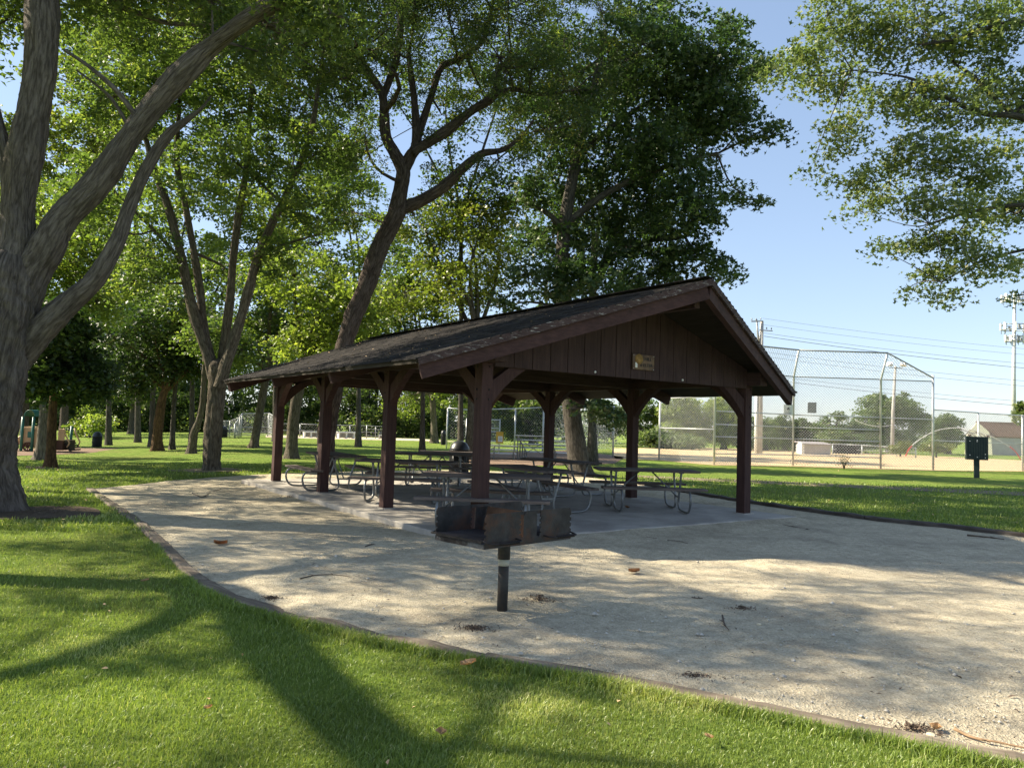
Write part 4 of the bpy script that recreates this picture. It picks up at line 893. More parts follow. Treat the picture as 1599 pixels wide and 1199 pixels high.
G('very tall pale green tree far behind the forked tree, left of its stems', 215, 690, 3.6, [(120, 60, 70, 50, 16), (210, 40, 70, 50, 16), (170, 130, 80, 50, 18), (250, 120, 70, 50, 16), (220, 220, 80, 60, 18), (140, 220, 60, 60, 14), (200, 310, 80, 50, 14), (280, 200, 60, 60, 12), (120, 330, 60, 50, 10), (160, 400, 70, 40, 10)], 81, ('grey_bark', 'light_leaf'), 58, .27, fork=470, depth=50, twig=.03)
G('very tall tree far behind the forked tree, right of its stems', 430, 690, 3.6, [(330, 60, 70, 50, 16), (420, 40, 70, 50, 16), (500, 80, 70, 60, 16), (370, 150, 80, 60, 18), (460, 170, 70, 60, 16), (410, 260, 80, 60, 16), (500, 260, 60, 60, 14), (340, 250, 60, 60, 12), (540, 180, 50, 60, 12), (460, 350, 60, 50, 12)], 82, ('grey_bark', 'maple_leaf'), 58, .27, fork=470, depth=52, twig=.03)
G('tall tree far behind the limbs of the leaning trunk', 720, 690, 3.6, [(600, 130, 60, 60, 10), (700, 100, 70, 60, 10), (790, 130, 70, 60, 12), (680, 200, 60, 50, 6), (850, 200, 60, 60, 12), (560, 260, 50, 60, 8), (770, 290, 50, 40, 10), (700, 290, 40, 40, 7), (850, 300, 50, 50, 9), (620, 30, 70, 50, 10), (820, 40, 90, 50, 14), (900, 90, 60, 60, 10)], 83, ('grey_bark', 'wood_leaf'), 60, .20, fork=330, depth=34, twig=.02)
G('hidden tree added behind the dense large leaved tree to shade the right lawn', 925, 700, 6, [(900, 200, 60, 50, 10), (960, 140, 60, 50, 11), (1010, 250, 60, 50, 11), (1060, 200, 55, 50, 10), (900, 320, 60, 50, 9), (990, 340, 60, 50, 10), (1080, 120, 50, 50, 9), (1020, 80, 60, 50, 9)], 84, ('grey_bark', 'wood_leaf'), 56, .20, fork=450, depth=33, twig=.02)  # added out of sight so that its shadow darkens the right lawn
# --- woodland behind the left half (one mass)
def woodland():
    rg = np.random.default_rng(71); mb = MB(); cl = []
    spots = []
    for row, (Y0, n) in enumerate(((84, 17), (96, 19))):
        for i in range(n):
            px = -120 + (900+120)*(i+rg.uniform(.1, .9))/n; spots.append((px, Y0+rg.uniform(-3, 3), rg.uniform(6.5, 11.5) if px > 620 else rg.uniform(12, 20)))
    for px, Y, H in spots:
        q = atd(px, 690, Y); x = q.x; z0 = gz(x, Y); mb.tube([(x, Y, z0-.1), (x+rg.uniform(-.3, .3), Y, z0+H*.4), (x+rg.uniform(-.6, .6), Y, z0+H*.8)], [.28, .2, .08], 7)
        for _ in range(int(8+H*1.0)):
            h = rg.uniform(.10, 1.0); rr = (2.6+.12*H)*sqrt(max(.1, 1-(2*h-1)**2*.75)); a = rg.uniform(0, 6.28); d = rr*rg.random()**.5
            for _k in range(5): cl.append((np.array([x+d*cos(a)+rg.normal()*.8, Y+d*sin(a)*.8+rg.normal()*.7, max(z0+.4, z0+H*h+rg.normal()*.7)]), rg.uniform(.6, 1.1)))
        for _ in range(int(rg.choice([14, 26, 36]))): cl.append((np.array([x+rg.normal()*2.6, Y-2+rg.normal()*1.2, z0+rg.uniform(.2, 3.4)]), rg.uniform(.6, 1.1)))
    for px in range(-110, 690, 9):
        q = atd(px+rg.uniform(-4, 4), 690, 80+rg.uniform(-1.5, 2)); z0 = gz(q.x, q.y); hh = 4.2+1.6*sin(px*.05)+1.0*sin(px*.13)
        for _ in range(7): cl.append((np.array([q.x+rg.normal()*.5, q.y+rg.normal()*.9, z0+rg.uniform(.2, 1)*hh]), rg.uniform(.6, 1.0)))
    me = crown_mesh('woodland', cl, rg, 46, .34, 'wood_leaf', 'quad', .3, .65, .8)
    tm = mb.mesh('woodland_trunks', 'grey_bark'); bm = bmesh.new(); bm.from_mesh(me); k0 = len(bm.faces); bm.from_mesh(tm); bm.faces.ensure_lookup_table()
    for f in bm.faces[k0:]: f.material_index = 1
    bm.to_mesh(me); bm.free(); me.materials.append(MAT['grey_bark'])
    tag(link('woodland', me), 'leafy woodland closing the view behind the left half of the park', 'woodland', kind='stuff')
woodland()

# --- trees and bushes beyond the ball field
def F(label, px, py, crown, seed, depth, leaf='hazed_leaf', nl=60, size=.34, trunk_r=4, fork=None, name='field_tree', crad=(.6, 1.1)):
    ys = min(c[1] for c in crown)
    return gen_tree(label, px, py, trunk_r, crown, seed, ('grey_bark', leaf), nl, size, fork=fork or (ys+py)/2, depth=depth, name=name, group='trees and bushes beyond the ball field', crad=crad, twig=.02, spread=.8)
F('tall rounded tree behind the backstop with sky holes in its crown', 1388, 706, [(1390, 640, 34, 24, 20), (1355, 655, 28, 22, 14), (1420, 650, 24, 26, 12), (1350, 680, 30, 20, 12), (1395, 680, 34, 20, 14), (1370, 628, 24, 16, 8), (1412, 628, 18, 16, 6)], 51, 84)
F('wide pale tree right of the rounded one, left of the cream barn', 1480, 706, [(1455, 670, 26, 18, 12), (1478, 662, 20, 16, 10), (1492, 680, 12, 10, 4), (1462, 690, 28, 12, 9), (1440, 655, 14, 14, 4)], 52, 88)
F('dark rounded bush mass beside the white utility pole', 1225, 702, [(1215, 668, 26, 22, 16), (1245, 672, 26, 22, 16), (1200, 690, 30, 14, 10), (1250, 692, 28, 12, 10)], 53, 78, 'wood_leaf')
F('yellow green tree just right of the right front post', 1195, 702, [(1188, 668, 18, 16, 9), (1178, 684, 20, 16, 8)], 54, 74)
F('bush row behind the long low dugout', 1310, 704, [(1300, 680, 26, 14, 9), (1330, 676, 26, 16, 10), (1345, 690, 26, 10, 6), (1285, 660, 16, 12, 4), (1308, 655, 14, 12, 3)], 55, 76)
F('leafy tree seen through the shelter beside the right front post', 1130, 700, [(1120, 640, 26, 20, 14), (1145, 655, 22, 22, 12), (1110, 668, 30, 18, 14), (1140, 684, 26, 14, 8)], 56, 74, 'light_leaf')
F('bright round tree seen through the shelter right of its third post', 1070, 698, [(1060, 636, 26, 18, 14), (1085, 648, 24, 22, 12), (1060, 665, 30, 18, 14), (1075, 684, 34, 12, 10), (1035, 650, 20, 20, 9)], 57, 74, 'light_leaf')
F('grey green bush low in front of the bright round tree', 1050, 704, [(1040, 688, 24, 10, 9), (1075, 690, 22, 9, 8), (1020, 682, 20, 12, 7)], 58, 68, 'hazed_leaf', trunk_r=2, name='bush')
F('tree seen between the sycamore trunk and the third right post', 1000, 698, [(1005, 640, 24, 20, 12), (985, 660, 24, 20, 12), (1010, 676, 26, 14, 9)], 59, 76)
F('tree behind the bleachers, right of the grill post', 830, 694, [(830, 635, 34, 18, 14), (790, 650, 30, 18, 12), (860, 655, 30, 18, 12), (820, 672, 44, 14, 14), (780, 630, 24, 16, 8)], 60, 66, 'wood_leaf')
F('low hazy band of trees closing the gap behind the dugout', 1290, 698, [(1230, 686, 40, 10, 10), (1290, 688, 40, 10, 10), (1340, 690, 40, 12, 12), (1375, 686, 30, 12, 8), (1425, 690, 34, 12, 10), (1260, 692, 40, 8, 8)], 66, 104, trunk_r=2)
F('haze-toned tree behind the drifting mist', 930, 696, [(930, 640, 30, 18, 11), (960, 650, 26, 18, 10), (940, 672, 34, 14, 11)], 61, 72)
F('dark treetop at the right margin beside the antenna mast', 1606, 700, [(1600, 640, 8, 10, 4), (1605, 655, 12, 12, 5)], 62, 60, 'wood_leaf')
F('pale tan dry bush in front of the trees, nearest the light pole', 1406, 711, [(1404, 700, 12, 6, 7), (1412, 694, 8, 4, 3)], 63, 66, 'yellow_leaf', trunk_r=1, name='bush', crad=(.3, .5), size=.2)
F('pale tan dry bush spreading behind the arched frame', 1462, 711, [(1450, 699, 12, 6, 7), (1475, 697, 14, 6, 8), (1462, 694, 14, 3, 4)], 64, 68, 'yellow_leaf', trunk_r=1, name='bush', crad=(.3, .5), size=.2)

# ------------------------------------------------------------------ chain-link fences
def clip_line(poly, n, d, c):
    """segment of the line {p: n.p = c} inside convex poly (2-D)"""
    hits = []
    for i in range(len(poly)):
        a, b = poly[i], poly[(i+1) % len(poly)]; fa = n[0]*a[0]+n[1]*a[1]-c; fb = n[0]*b[0]+n[1]*b[1]-c
        if fa*fb < 0: t = fa/(fa-fb); hits.append((a[0]+(b[0]-a[0])*t, a[1]+(b[1]-a[1])*t))
    return hits[:2] if len(hits) >= 2 else None
def mesh_panel(corners, parent, sp=.105, r=.0075, mat='fence_wire'):
    """chain-link wires over a planar convex panel given by world corners; corner 0 -> 1 is the bottom edge"""
    O = Vector(corners[0]); u = (Vector(corners[1])-O).normalized(); nn = u.cross(Vector(corners[-1])-O).normalized(); v = nn.cross(u)
    P = [((Vector(c)-O).dot(u), (Vector(c)-O).dot(v)) for c in corners]; mb = MB(); vs = []; fs = []
    for sgn in (-1, 1):
        n = (.7071, sgn*.7071); cs = [n[0]*p[0]+n[1]*p[1] for p in P]; c = min(cs)+sp*.5
        while c < max(cs):
            h = clip_line(P, n, None, c); c += sp
            if not h: continue
            a = O+u*h[0][0]+v*h[0][1]+nn*sgn*r; b = O+u*h[1][0]+v*h[1][1]+nn*sgn*r
            if (b-a).length < .02: continue
            w1 = ((b-a).normalized().cross(nn))*r; k = len(vs)
            vs += [a+w1, a-w1, a+nn*r, b+w1, b-w1, b+nn*r]; fs += [(k, k+1, k+4, k+3), (k+1, k+2, k+5, k+4), (k+2, k, k+3, k+5)]
    me = np_mesh('chain_mesh', np.array([tuple(x) for x in vs]), np.array(fs), mat); o = link('chain_mesh', me)
    o.parent = parent; o.matrix_parent_inverse = Matrix.Translation(-parent.location); return o
def rel(parent, o): o.parent = parent; o.matrix_parent_inverse = Matrix.Translation(-parent.location); return o
def pipe(parent, name, a, b, r, mat='fence_pipe'): return rel(parent, MB().tube([a, b] if not isinstance(a, list) else a, r, 8).build(name, mat))
def up(p, z): return Vector((p.x, p.y, p.z+z))
def zat(px, py, p):  # height above ground of image point on vertical over p
    return atd(px, py, p.y).z-p.z
# backstop
q = {k: at(k, v) for k, v in ((1029, 718), (1115, 726), (1238, 727), (1375, 731.5), (1457, 734))}
bk = empty('backstop_fence', q[1238], 0, 'tall chain link backstop with a forward leaning top at the ball field', 'fence')
H1 = zat(1238, 588, q[1238]); H2 = zat(1238, 549, q[1238])
lean = Vector((-.06, -.9, 0))
for k in (1115, 1238, 1375):
    pipe(bk, 'fence_post', [up(q[k], -.1), up(q[k], H1), up(q[k], H2)+lean*.9], None, .055)
hE = zat(1457, 590, q[1457]); pipe(bk, 'fence_post', up(q[1457], -.1), up(q[1457], hE+.15), .06)
pipe(bk, 'fence_post', up(q[1029], -.1), up(q[1029], zat(1029, 622, q[1029])), .055)
top = lambda k: up(q[k], H2)+lean*.9
pipe(bk, 'rail', top(1115), top(1238), .04, 'grey_steel'); pipe(bk, 'rail', top(1238), top(1375), .04, 'grey_steel'); pipe(bk, 'rail', top(1375), up(q[1457], hE), .04, 'grey_steel')
for a, b in ((1115, 1238), (1238, 1375), (1375, 1457)):
    for zz in (H1, .30*H1, .43*H1, .57*H1, .12*H1) if b != 1457 else (H1, .57*H1, .0):
        if zz: pipe(bk, 'rail', up(q[a], zz), up(q[b], min(zz, hE)), .028, 'fence_pipe' if zz < H1 else 'grey_steel')
    hb = min(H1, hE) if b == 1457 else H1
    mesh_panel([up(q[a], .05), up(q[b], .05), up(q[b], hb), up(q[a], H1)], bk)
mesh_panel([up(q[1115], H1), up(q[1238], H1), top(1238), top(1115)], bk); mesh_panel([up(q[1238], H1), up(q[1375], H1), top(1375), top(1238)], bk)
mesh_panel([up(q[1375], H1), up(q[1457], hE), top(1375)], bk)
hL = zat(1029, 622, q[1029]); pipe(bk, 'rail', up(q[1029], .52*hL), up(q[1115], .52*hL), .028); pipe(bk, 'rail', up(q[1029], hL), up(q[1115], hL), .028)
mesh_panel([up(q[1029], .05), up(q[1115], .05), up(q[1115], hL), up(q[1029], hL)], bk)
def plate(name, px0, py0, px1, py1, p, label, mat, off):
    a = atd(px0, py0, p.y+off); b_ = atd(px1, py1, p.y+off); c = (a+b_)/2; t = empty(name, c, R(-8), label, 'sign')
    MB().box((0, 0, 0), (abs(b_.x-a.x), .012, abs(a.z-b_.z)), bev=.003).build('plate', mat, t); return t, abs(b_.x-a.x), abs(a.z-b_.z)
t, ww, hh = plate('fence_sign', 1224, 631.5, 1238, 648, q[1238], 'white sign with a small dark emblem wired to the backstop post', 'white_paint', -.10)
MB().prism([(-.17*ww, -.02*hh), (.17*ww, -.02*hh), (.10*ww, .16*hh), (0, .26*hh), (-.10*ww, .16*hh)], .006, frame((1, 0, 0), (0, 0, 1)), (0, -.010, 0)).build('emblem', 'ink', t)
tx = MB(); tx.box((0, -.009, -.13*hh), (.10*ww, .005, .03*hh))
for z in (-.24, -.31, -.38): tx.box((0, -.009, z*hh), (.62*ww, .004, .025*hh))
tx.build('print', 'sign_grey', t)
t, ww, hh = plate('fence_sign', 1261.5, 628, 1274.5, 645, q[1238], 'plain grey back of a sign hanging alone on the backstop mesh', 'sign_grey', .06)
# lower fence to the right of the backstop
r0, r1, r2, r3 = q[1457], at(1528, 735), at(1597, 735.5), at(1760, 742)
fr = empty('chain_link_fence', r1, 0, 'lower chain link fence running right from the backstop end post', 'fence')
hh = [zat(1457, 639.5, r0), zat(1528, 644.5, r1), zat(1597, 649, r2), zat(1760, 660, r3)]
for (a, ha), (b_, hb) in zip(zip((r0, r1, r2), hh), zip((r1, r2, r3), hh[1:])):
    pipe(fr, 'rail', up(a, ha), up(b_, hb), .032); pipe(fr, 'rail', up(a, ha*.49), up(b_, hb*.49), .025); mesh_panel([up(a, .05), up(b_, .05), up(b_, hb), up(a, ha)], fr)
pipe(fr, 'fence_post', up(r1, -.1), up(r1, hh[1]), .045); pipe(fr, 'fence_post', up(r2, -.1), up(r2, hh[2]+.05), .055); pipe(fr, 'fence_post', up(r3, -.1), up(r3, hh[3]), .055)
# fence of the next field seen through the shelter
def fence(name, label, posts, tops, mid=(.5,), sp=.12, r=.004, pr_=.04, mat='fence_pipe', wire='fence_wire'):
    P = [at(*p) for p in posts]; H = [zat(p[0], t, P_) for p, t, P_ in zip(posts, tops, P)]; c = P[len(P)//2]; t = empty(name, c, 0, label, 'fence')
    for p_, h_ in zip(P, H): pipe(t, 'fence_post', up(p_, -.1), up(p_, h_), pr_, mat)
    for a, b_, ha, hb in zip(P, P[1:], H, H[1:]):
        pipe(t, 'rail', up(a, ha), up(b_, hb), pr_*.7, mat)
        for m in mid: pipe(t, 'rail', up(a, ha*m), up(b_, hb*m), pr_*.6, mat)
        mesh_panel([up(a, .05), up(b_, .05), up(b_, hb), up(a, ha)], t, sp, r, wire)
    return t
fence('chain_link_fence', 'tall chain link fence behind the bleachers, seen through the shelter', [(697, 700), (729, 701), (803, 704), (847, 707), (900, 710), (957, 714)], [637, 640, 638, 636, 634, 634], (.0,)[:0], .14, .0045, .05)
fence('chain_link_fence', 'low grey chain link fence in front of the far dark woods', [(435, 682.5), (468, 682.5), (508, 683.5), (546, 684), (572, 684.5)], [661, 662, 663, 664, 664.5], (.5,), .16, .005, .05, 'grey_steel', 'dark_wire')
gt_ = fence('fence_gate', 'pale pipe gate at the end of the far low fence', [(572, 685), (586, 685.3), (600, 685.5)], [664, 665.5, 665.5], (.25, .5, .75), .3, .003, .04, 'grey_steel')
fence('backstop_fence', 'small weathered backstop between the two trunks far left of the shelter', [(366, 684), (376, 682), (418, 681.5), (431, 684)], [662, 646, 645, 652], (.4, .2), .14, .007, .06, 'grey_steel', 'fence_wire')
fence('chain_link_fence', 'pale fence panels at the right foot of the forked tree', [(346, 682), (358, 683), (373, 684)], [657, 657, 651], (.5,), .12, .006, .035, 'grey_steel', 'fence_wire')
# white framed batting screen behind the grill post
p0, p1 = at(727, 706), at(779, 707); cf = empty('batting_screen', p0, 0, 'white pipe framed screen half hidden behind the front shelter post', 'screen')
h0 = zat(727, 653, p0); h1 = zat(779, 654, p1)
pipe(cf, 'upright', up(p0, -.1), up(p0, h0), .04, 'fence_pipe'); pipe(cf, 'upright', up(p1, -.1), up(p1, h1), .035, 'fence_pipe'); pm = (p0+p1)/2; pipe(cf, 'upright', up(pm, -.1), up(pm, h0), .03, 'fence_pipe')
for m in (.34, .62, .72, .97): pipe(cf, 'rail', up(p0, h0*m), up(p1, h1*m), .03, 'fence_pipe')
mesh_panel([up(p0, .1), up(p1, .1), up(p1, h1*.97), up(p0, h0*.97)], cf, .07, .006)

# ------------------------------------------------------------------ bleachers, benches, boards
def bleacher(label, p, rz, rows, length, rise, run, z0):
    t = empty('bleacher', p, rz, label, 'bleacher')
    for i in range(rows):
        MB().box((length/2, i*run, z0+(rows-1-i)*rise), (length, .26, .04), bev=.006).build('seat_plank', 'aluminium', t)
        if i < rows-1: MB().box((length/2, i*run+.33, z0+(rows-1-i)*rise-.22), (length, .22, .03), bev=.005).build('foot_plank', 'aluminium', t)
    for x in (.15, length*.5, length-.15):
        f = MB()
        for i in range(rows): f.bar((x, i*run, 0), (x, i*run, z0+(rows-1-i)*rise-.02), .05, .05, up=(1, 0, 0))
        f.bar((x, 0, z0+(rows-1)*rise-.06), (x, (rows-1)*run, z0-.06), .045, .05); f.bar((x, 0, .04), (x, (rows-1)*run, .04), .05, .06); f.build('support_frame', 'galvanised', t)
    cr_ = MB(); cr_.bar((.15, -.03, .05), (length*.5, -.03, z0+(rows-1)*rise-.1), .03, .04, up=(0, 1, 0)); cr_.bar((.15, -.035, z0+(rows-1)*rise-.1), (length*.5, -.035, .05), .03, .04, up=(0, 1, 0)); cr_.build('cross_brace', 'galvanised', t)
    return t
p = at(803, 717); bleacher('five row silver bleacher behind the sycamore trunk', p, R(-10), 5, 3.4, .215, .75, .30)
p = at(735, 716); bleacher('low three row silver bleacher just right of the grill post', p, R(2), 3, 2.2, .2, .55, .26)
p = at(776, 716); c = atd(780, 692, p.y); tt = empty('folding_sign_board', (c.x, p.y, c.z), R(6), 'yellow folding floor sign with a white notice, propped on the bleacher', 'sign')
s_ = p.y/FPX
for s in (-1, 1): MB().bar((0, s*.10, 0), (0, s*.02, 18*s_), 11*s_, .02, up=(0, 1, 0)).build('board_leaf', 'sign_yellow', tt)
nb = MB().bar((0.02, -.104, 2.5*s_), (0.02, -.066, 11*s_), 7*s_, .006, up=(0, 1, 0)); nb.build('notice', 'paper', tt)
for z in (5, 7, 9): MB().box((.02, -.118+(z-2.5)/8.5*.038, z*s_), (4.5*s_, .004, .6*s_)).build('print', 'sign_grey', tt)
def bench(label, pa, pb, h):
    a, b_ = at(*pa), at(*pb); c = (a+b_)/2; L = (b_-a).length; t = empty('team_bench', c, atan2(b_.y-a.y, b_.x-a.x), label, 'bench', 'benches along the far fence')
    MB().box((0, 0, h), (L, .4, .08), bev=.01).build('seat', 'aluminium', t); MB().box((0, .22, h*.55), (L, .06, h*.85)).build('back_panel', 'grey_wall', t)
    for x in (-.42, 0, .42): MB().box((x*L, 0, h/2), (.12, .34, h-.02)).build('leg', 'white_paint', t)
bench('long pale bench by the far fence, seen between the first and second left posts', (473, 683.3), (497, 683.8), .5)
bench('long pale bench by the far fence, seen between the second and third left posts', (526, 684.3), (554, 684.8), .55)
bench('short tan bench by the far gate', (591, 685.2), (604, 685.6), .38)

# ------------------------------------------------------------------ dugout, barn, poles, mast
p0, p1 = at(1254, 709), at(1299, 709.5); dg = empty('dugout', p0, R(-6), 'low white dugout with a grey roof at the far side of the infield', 'dugout')
Ld = pw(42, p0.y); Hd = zat(1256, 691, p0)
MB().box((Ld/2, 1.2, Hd*.42), (Ld, 2.2, Hd*.84), bev=.02).build('wall', 'grey_wall', dg); MB().box((-.02, .6, Hd*.5), (.25, 1.2, Hd), bev=.02).build('end_wall', 'white_paint', dg)  # grey wall and white end put shade and sunlight into the paint
MB().add([(-.1, -.15, Hd*.84), (Ld+.1, -.15, Hd*.84), (Ld+.1, 2.6, Hd*1.02), (-.1, 2.6, Hd*1.02), (-.1, -.15, Hd*.92), (Ld+.1, -.15, Hd*.92), (Ld+.1, 2.6, Hd*1.1), (-.1, 2.6, Hd*1.1)], [(0, 1, 2, 3), (7, 6, 5, 4), (0, 4, 5, 1), (1, 5, 6, 2), (2, 6, 7, 3), (3, 7, 4, 0)]).build('roof', 'grey_roof', dg)
fence('chain_link_fence', 'far low fence with dark windscreen right of the dugout', [(1300, 709.5), (1323, 710), (1346, 711), (1375, 712), (1400, 713), (1430, 714.5)], [693, 694, 695, 697, 698, 699], (.5,), .2, .006, .05, 'fence_pipe', 'fence_wire')
dk_ = empty('windscreen', at(1301, 709.5), 0, 'black windscreen cloth tied along the fence right of the dugout', 'windscreen')
a, b_ = at(1301, 709.8), at(1345, 711.2); hS = zat(1323, 694, at(1323, 710)); dv = (b_-a); m_ = frame((dv.x, dv.y, 0), (0, 0, 1))
MB().prism([(0, .1), (dv.length, .1), (dv.length, hS*.95), (0, hS*.95)], .02, m_, (0, .06, 0)).build('cloth', 'black_steel', dk_)
# barn shaped house
YB = 92.0; a = atd(1511, 716, YB); zf = lambda px, py: atd(px, py, YB)
hb = empty('barn_house', (a.x, YB, 0), R(-22), 'cream gabled barn with a brown roof behind the right fence', 'building')
zB = gz(a.x, YB); prof = [zf(1507, 702), zf(1509, 682), zf(1512, 674), zf(1524, 659), zf(1539, 674), zf(1542, 682), zf(1544, 702)]
pr2 = [(v.x-a.x, v.z) for v in prof]; pr2[0] = (pr2[0][0], -.3); pr2[-1] = (pr2[-1][0], -.3)
MB().prism(pr2, .3, frame((1, 0, 0), (0, 0, 1)), (0, 0, 0)).build('gable_wall', 'cream_wall', hb)
xr = zf(1760, 660).x-a.x; zt_ = zf(1524, 659).z; ze = zf(1540, 681).z; xm = zf(1524, 659).x-a.x
rf = MB(); rf.add([(xm-.1, .3, zt_+.1), (xr, 7.0, zt_+.1), (xr, 6.6, ze), (zf(1541, 681).x-a.x, .12, ze), (xm-.1, .55, zt_-.05), (xr, 7.3, zt_-.05), (xr, 6.9, ze-.2), (zf(1541, 681).x-a.x, .4, ze-.2)], [(0, 1, 2, 3), (7, 6, 5, 4), (0, 4, 5, 1), (1, 5, 6, 2), (2, 6, 7, 3), (3, 7, 4, 0)]); rf.build('roof', 'brown_roof', hb)
MB().add([(zf(1541, 681).x-a.x, .3, -.3), (xr, 6.9, -.3), (xr, 6.9, ze), (zf(1541, 681).x-a.x, .3, ze)], [(0, 1, 2, 3)]).build('side_wall', 'grey_wall', hb)
for x in (1513.5, 1538): v = zf(x, 680.5); MB().box((v.x-a.x, -.18, v.z), (.35, .06, .35)).build('vent', 'play_brown', hb)
# utility pole and wires
YP = 62.0; p = atd(1186, 700, YP); zg_ = gz(p.x, YP); zt2 = atd(1189, 502, YP).z
up_ = empty('utility_pole', (p.x, YP, zg_), 0, 'tall pale wooden utility pole rising behind the right roof slope', 'utility pole')
MB().tube([(0, 0, -.2), (0, 0, 5), (.05, 0, zt2)], [.24, .20, .14], 14).build('pole', 'pole_wood', up_)
MB().tube([(-.32, 0, -.2), (-.31, 0, atd(1182, 615, YP).z)], [.13, .12], 12).build('riser_conduit', 'white_paint', up_)
MB().tube([(-.12, -.1, zt2-2.2), (-.32, -.1, zt2-1.0), (-.42, -.1, zt2+.15)], [.10, .09, .06], 8).build('pole_brace', 'grey_steel', up_)
ca = MB(); ca.bar((-.9, -.18, zt2-.05), (.1, -.18, zt2+.0), .08, .1); ca.bar((-.2, -.18, zt2-.75), (.9, -.18, zt2-.8), .06, .08); ca.build('crossarm', 'grey_steel', up_)
ins = MB()
for x, z in ((-.85, 0), (-.5, 0), (-.1, .05), (.4, -.72), (.8, -.75)): ins.lathe([(.03, 0), (.06, .05), (.04, .10), (.06, .14), (.02, .18)], 8, (x, -.18, zt2+z+.05))
ins.build('insulator', 'grey_steel', up_)
WIRES = [((1191, 497), (1599, 536), 'topmost thin wire crossing the sky right of the utility pole', .010), ((1191, 507), (1599, 545), 'second thin wire from the top right of the utility pole', .010), ((1193, 520), (1599, 559), 'upper wire of the thick top pair', .013), ((1193, 525), (1599, 566), 'lower wire of the thick top pair', .020),
         ((1190, 549), (1599, 586), 'upper wire of the middle pair behind the backstop top', .012), ((1190, 556), (1599, 594), 'lower wire of the middle pair behind the backstop top', .012), ((1190, 585), (1599, 618), 'upper wire of the lowest pair above the barn', .012), ((1190, 591), (1599, 625), 'lower wire of the lowest pair above the barn', .018)]
for a_, b_, lb, r_ in WIRES:
    A = atd(*a_, YP); sl2 = (b_[1]-a_[1])/(b_[0]-a_[0]); B = atd(1900, a_[1]+sl2*(1900-a_[0]), YP+6); n = 14
    pts = [A.lerp(B, i/n)-Vector((0, 0, .5*4*(i/n)*(1-i/n))) for i in range(n+1)]
    o = MB().tube([q_-A for q_ in pts], r_, 5).build('power_line', 'cable'); o.location = A; tag(o, lb, 'power line', 'wires strung from the utility pole')
# floodlight pole
YF = 74.0; p = atd(1393, 713, YF); z0 = gz(p.x, YF); ztp = atd(1398, 572, YF).z
fl = empty('floodlight_pole', (p.x, YF, z0), 0, 'slim wooden pole carrying small floodlights behind the backstop', 'light pole')
MB().tube([(0, 0, -.2), (.08, 0, ztp*.5), (.3, 0, ztp)], [.19, .16, .11], 10).build('pole', 'pole_wood', fl)
MB().bar((-.35, -.1, ztp-.15), (.95, -.1, ztp-.15), .06, .08).build('crossarm', 'grey_steel', fl)
for x, s in ((-.35, -1), (-.1, -1), (.7, 1), (.95, 1)):
    l_ = MB().lathe([(.06, 0), (.17, .10), (.24, .30), (.25, .34), (.20, .34)], 12).build('lamp_head', 'aluminium', fl); l_.location = (x, -.1, ztp+.05); l_.rotation_euler = (R(60), 0, R(50*s))
A, B = atd(1336, 656, 70), atd(1394, 663, 74); n = 10
o = MB().tube([A.lerp(B, i/n)-Vector((0, 0, 1.0*4*(i/n)*(1-i/n)*.35))-A for i in range(n+1)], .03, 5).build('power_line', 'white_paint'); o.location = A; tag(o, 'pale sagging cable running low from the left to the floodlight pole', 'cable')
# antenna mast
YM = 100.0; p = atd(1582.5, 702, YM); zm = gz(p.x, YM); ztop = atd(1586, 458, YM).z
an = empty('antenna_mast', (p.x, YM, zm), 0, 'tall grey steel mast carrying three rings of white antenna panels', 'antenna mast')
MB().tube([(0, 0, -.2), (.1, 0, ztop*.5), (.3, 0, ztop)], [.34, .25, .17], 18).build('mast', 'fence_pipe', an)
for py, hgt, rad, nn_, lst in ((466, 12, 1.35, 9, 0), (511, 14, 1.45, 8, 1), (529, 12, 1.0, 8, 2)):
    zc = atd(1586, py, YM).z; fm = MB(); hp = hgt/FPX*YM
    for k in range(nn_):
        a_ = 2*pi*k/nn_+lst*.3; x, y = .25+rad*cos(a_)*1.15, rad*sin(a_)
        if (k+lst) % 4 != 3: MB().box((x, y, zc+random.uniform(-.1, .1)), (.32, .18, hp*random.uniform(.7, 1.05)), Matrix.Rotation(a_+pi/2, 3, 'Z'), .02).build('antenna_panel', 'white_paint', an)
        fm.tube([(x*.93, y*.93, zc-hp*.75), (x*.93, y*.93, zc+hp*.55)], .04, 6)
    for dz in (-.35, .3):
        fm.tube([(.25+rad*cos(a_)*1.08, rad*sin(a_)*.95, zc+dz) for a_ in np.linspace(0, 2*pi, 13)[:-1]], .06, 6, closed=True)
    for k in range(3): a_ = 2*pi*k/3; fm.bar((.25, 0, zc-.2), (.25+rad*cos(a_), rad*sin(a_), zc-.2), .10, .12)
    for k in range(6): a_ = k*1.05+.4; fm.box((.25+rad*.75*cos(a_), rad*.75*sin(a_), zc-.15+random.uniform(-.4, .3)), (.22, .18, .4))
    fm.build('ring_platform', 'grey_steel', an)
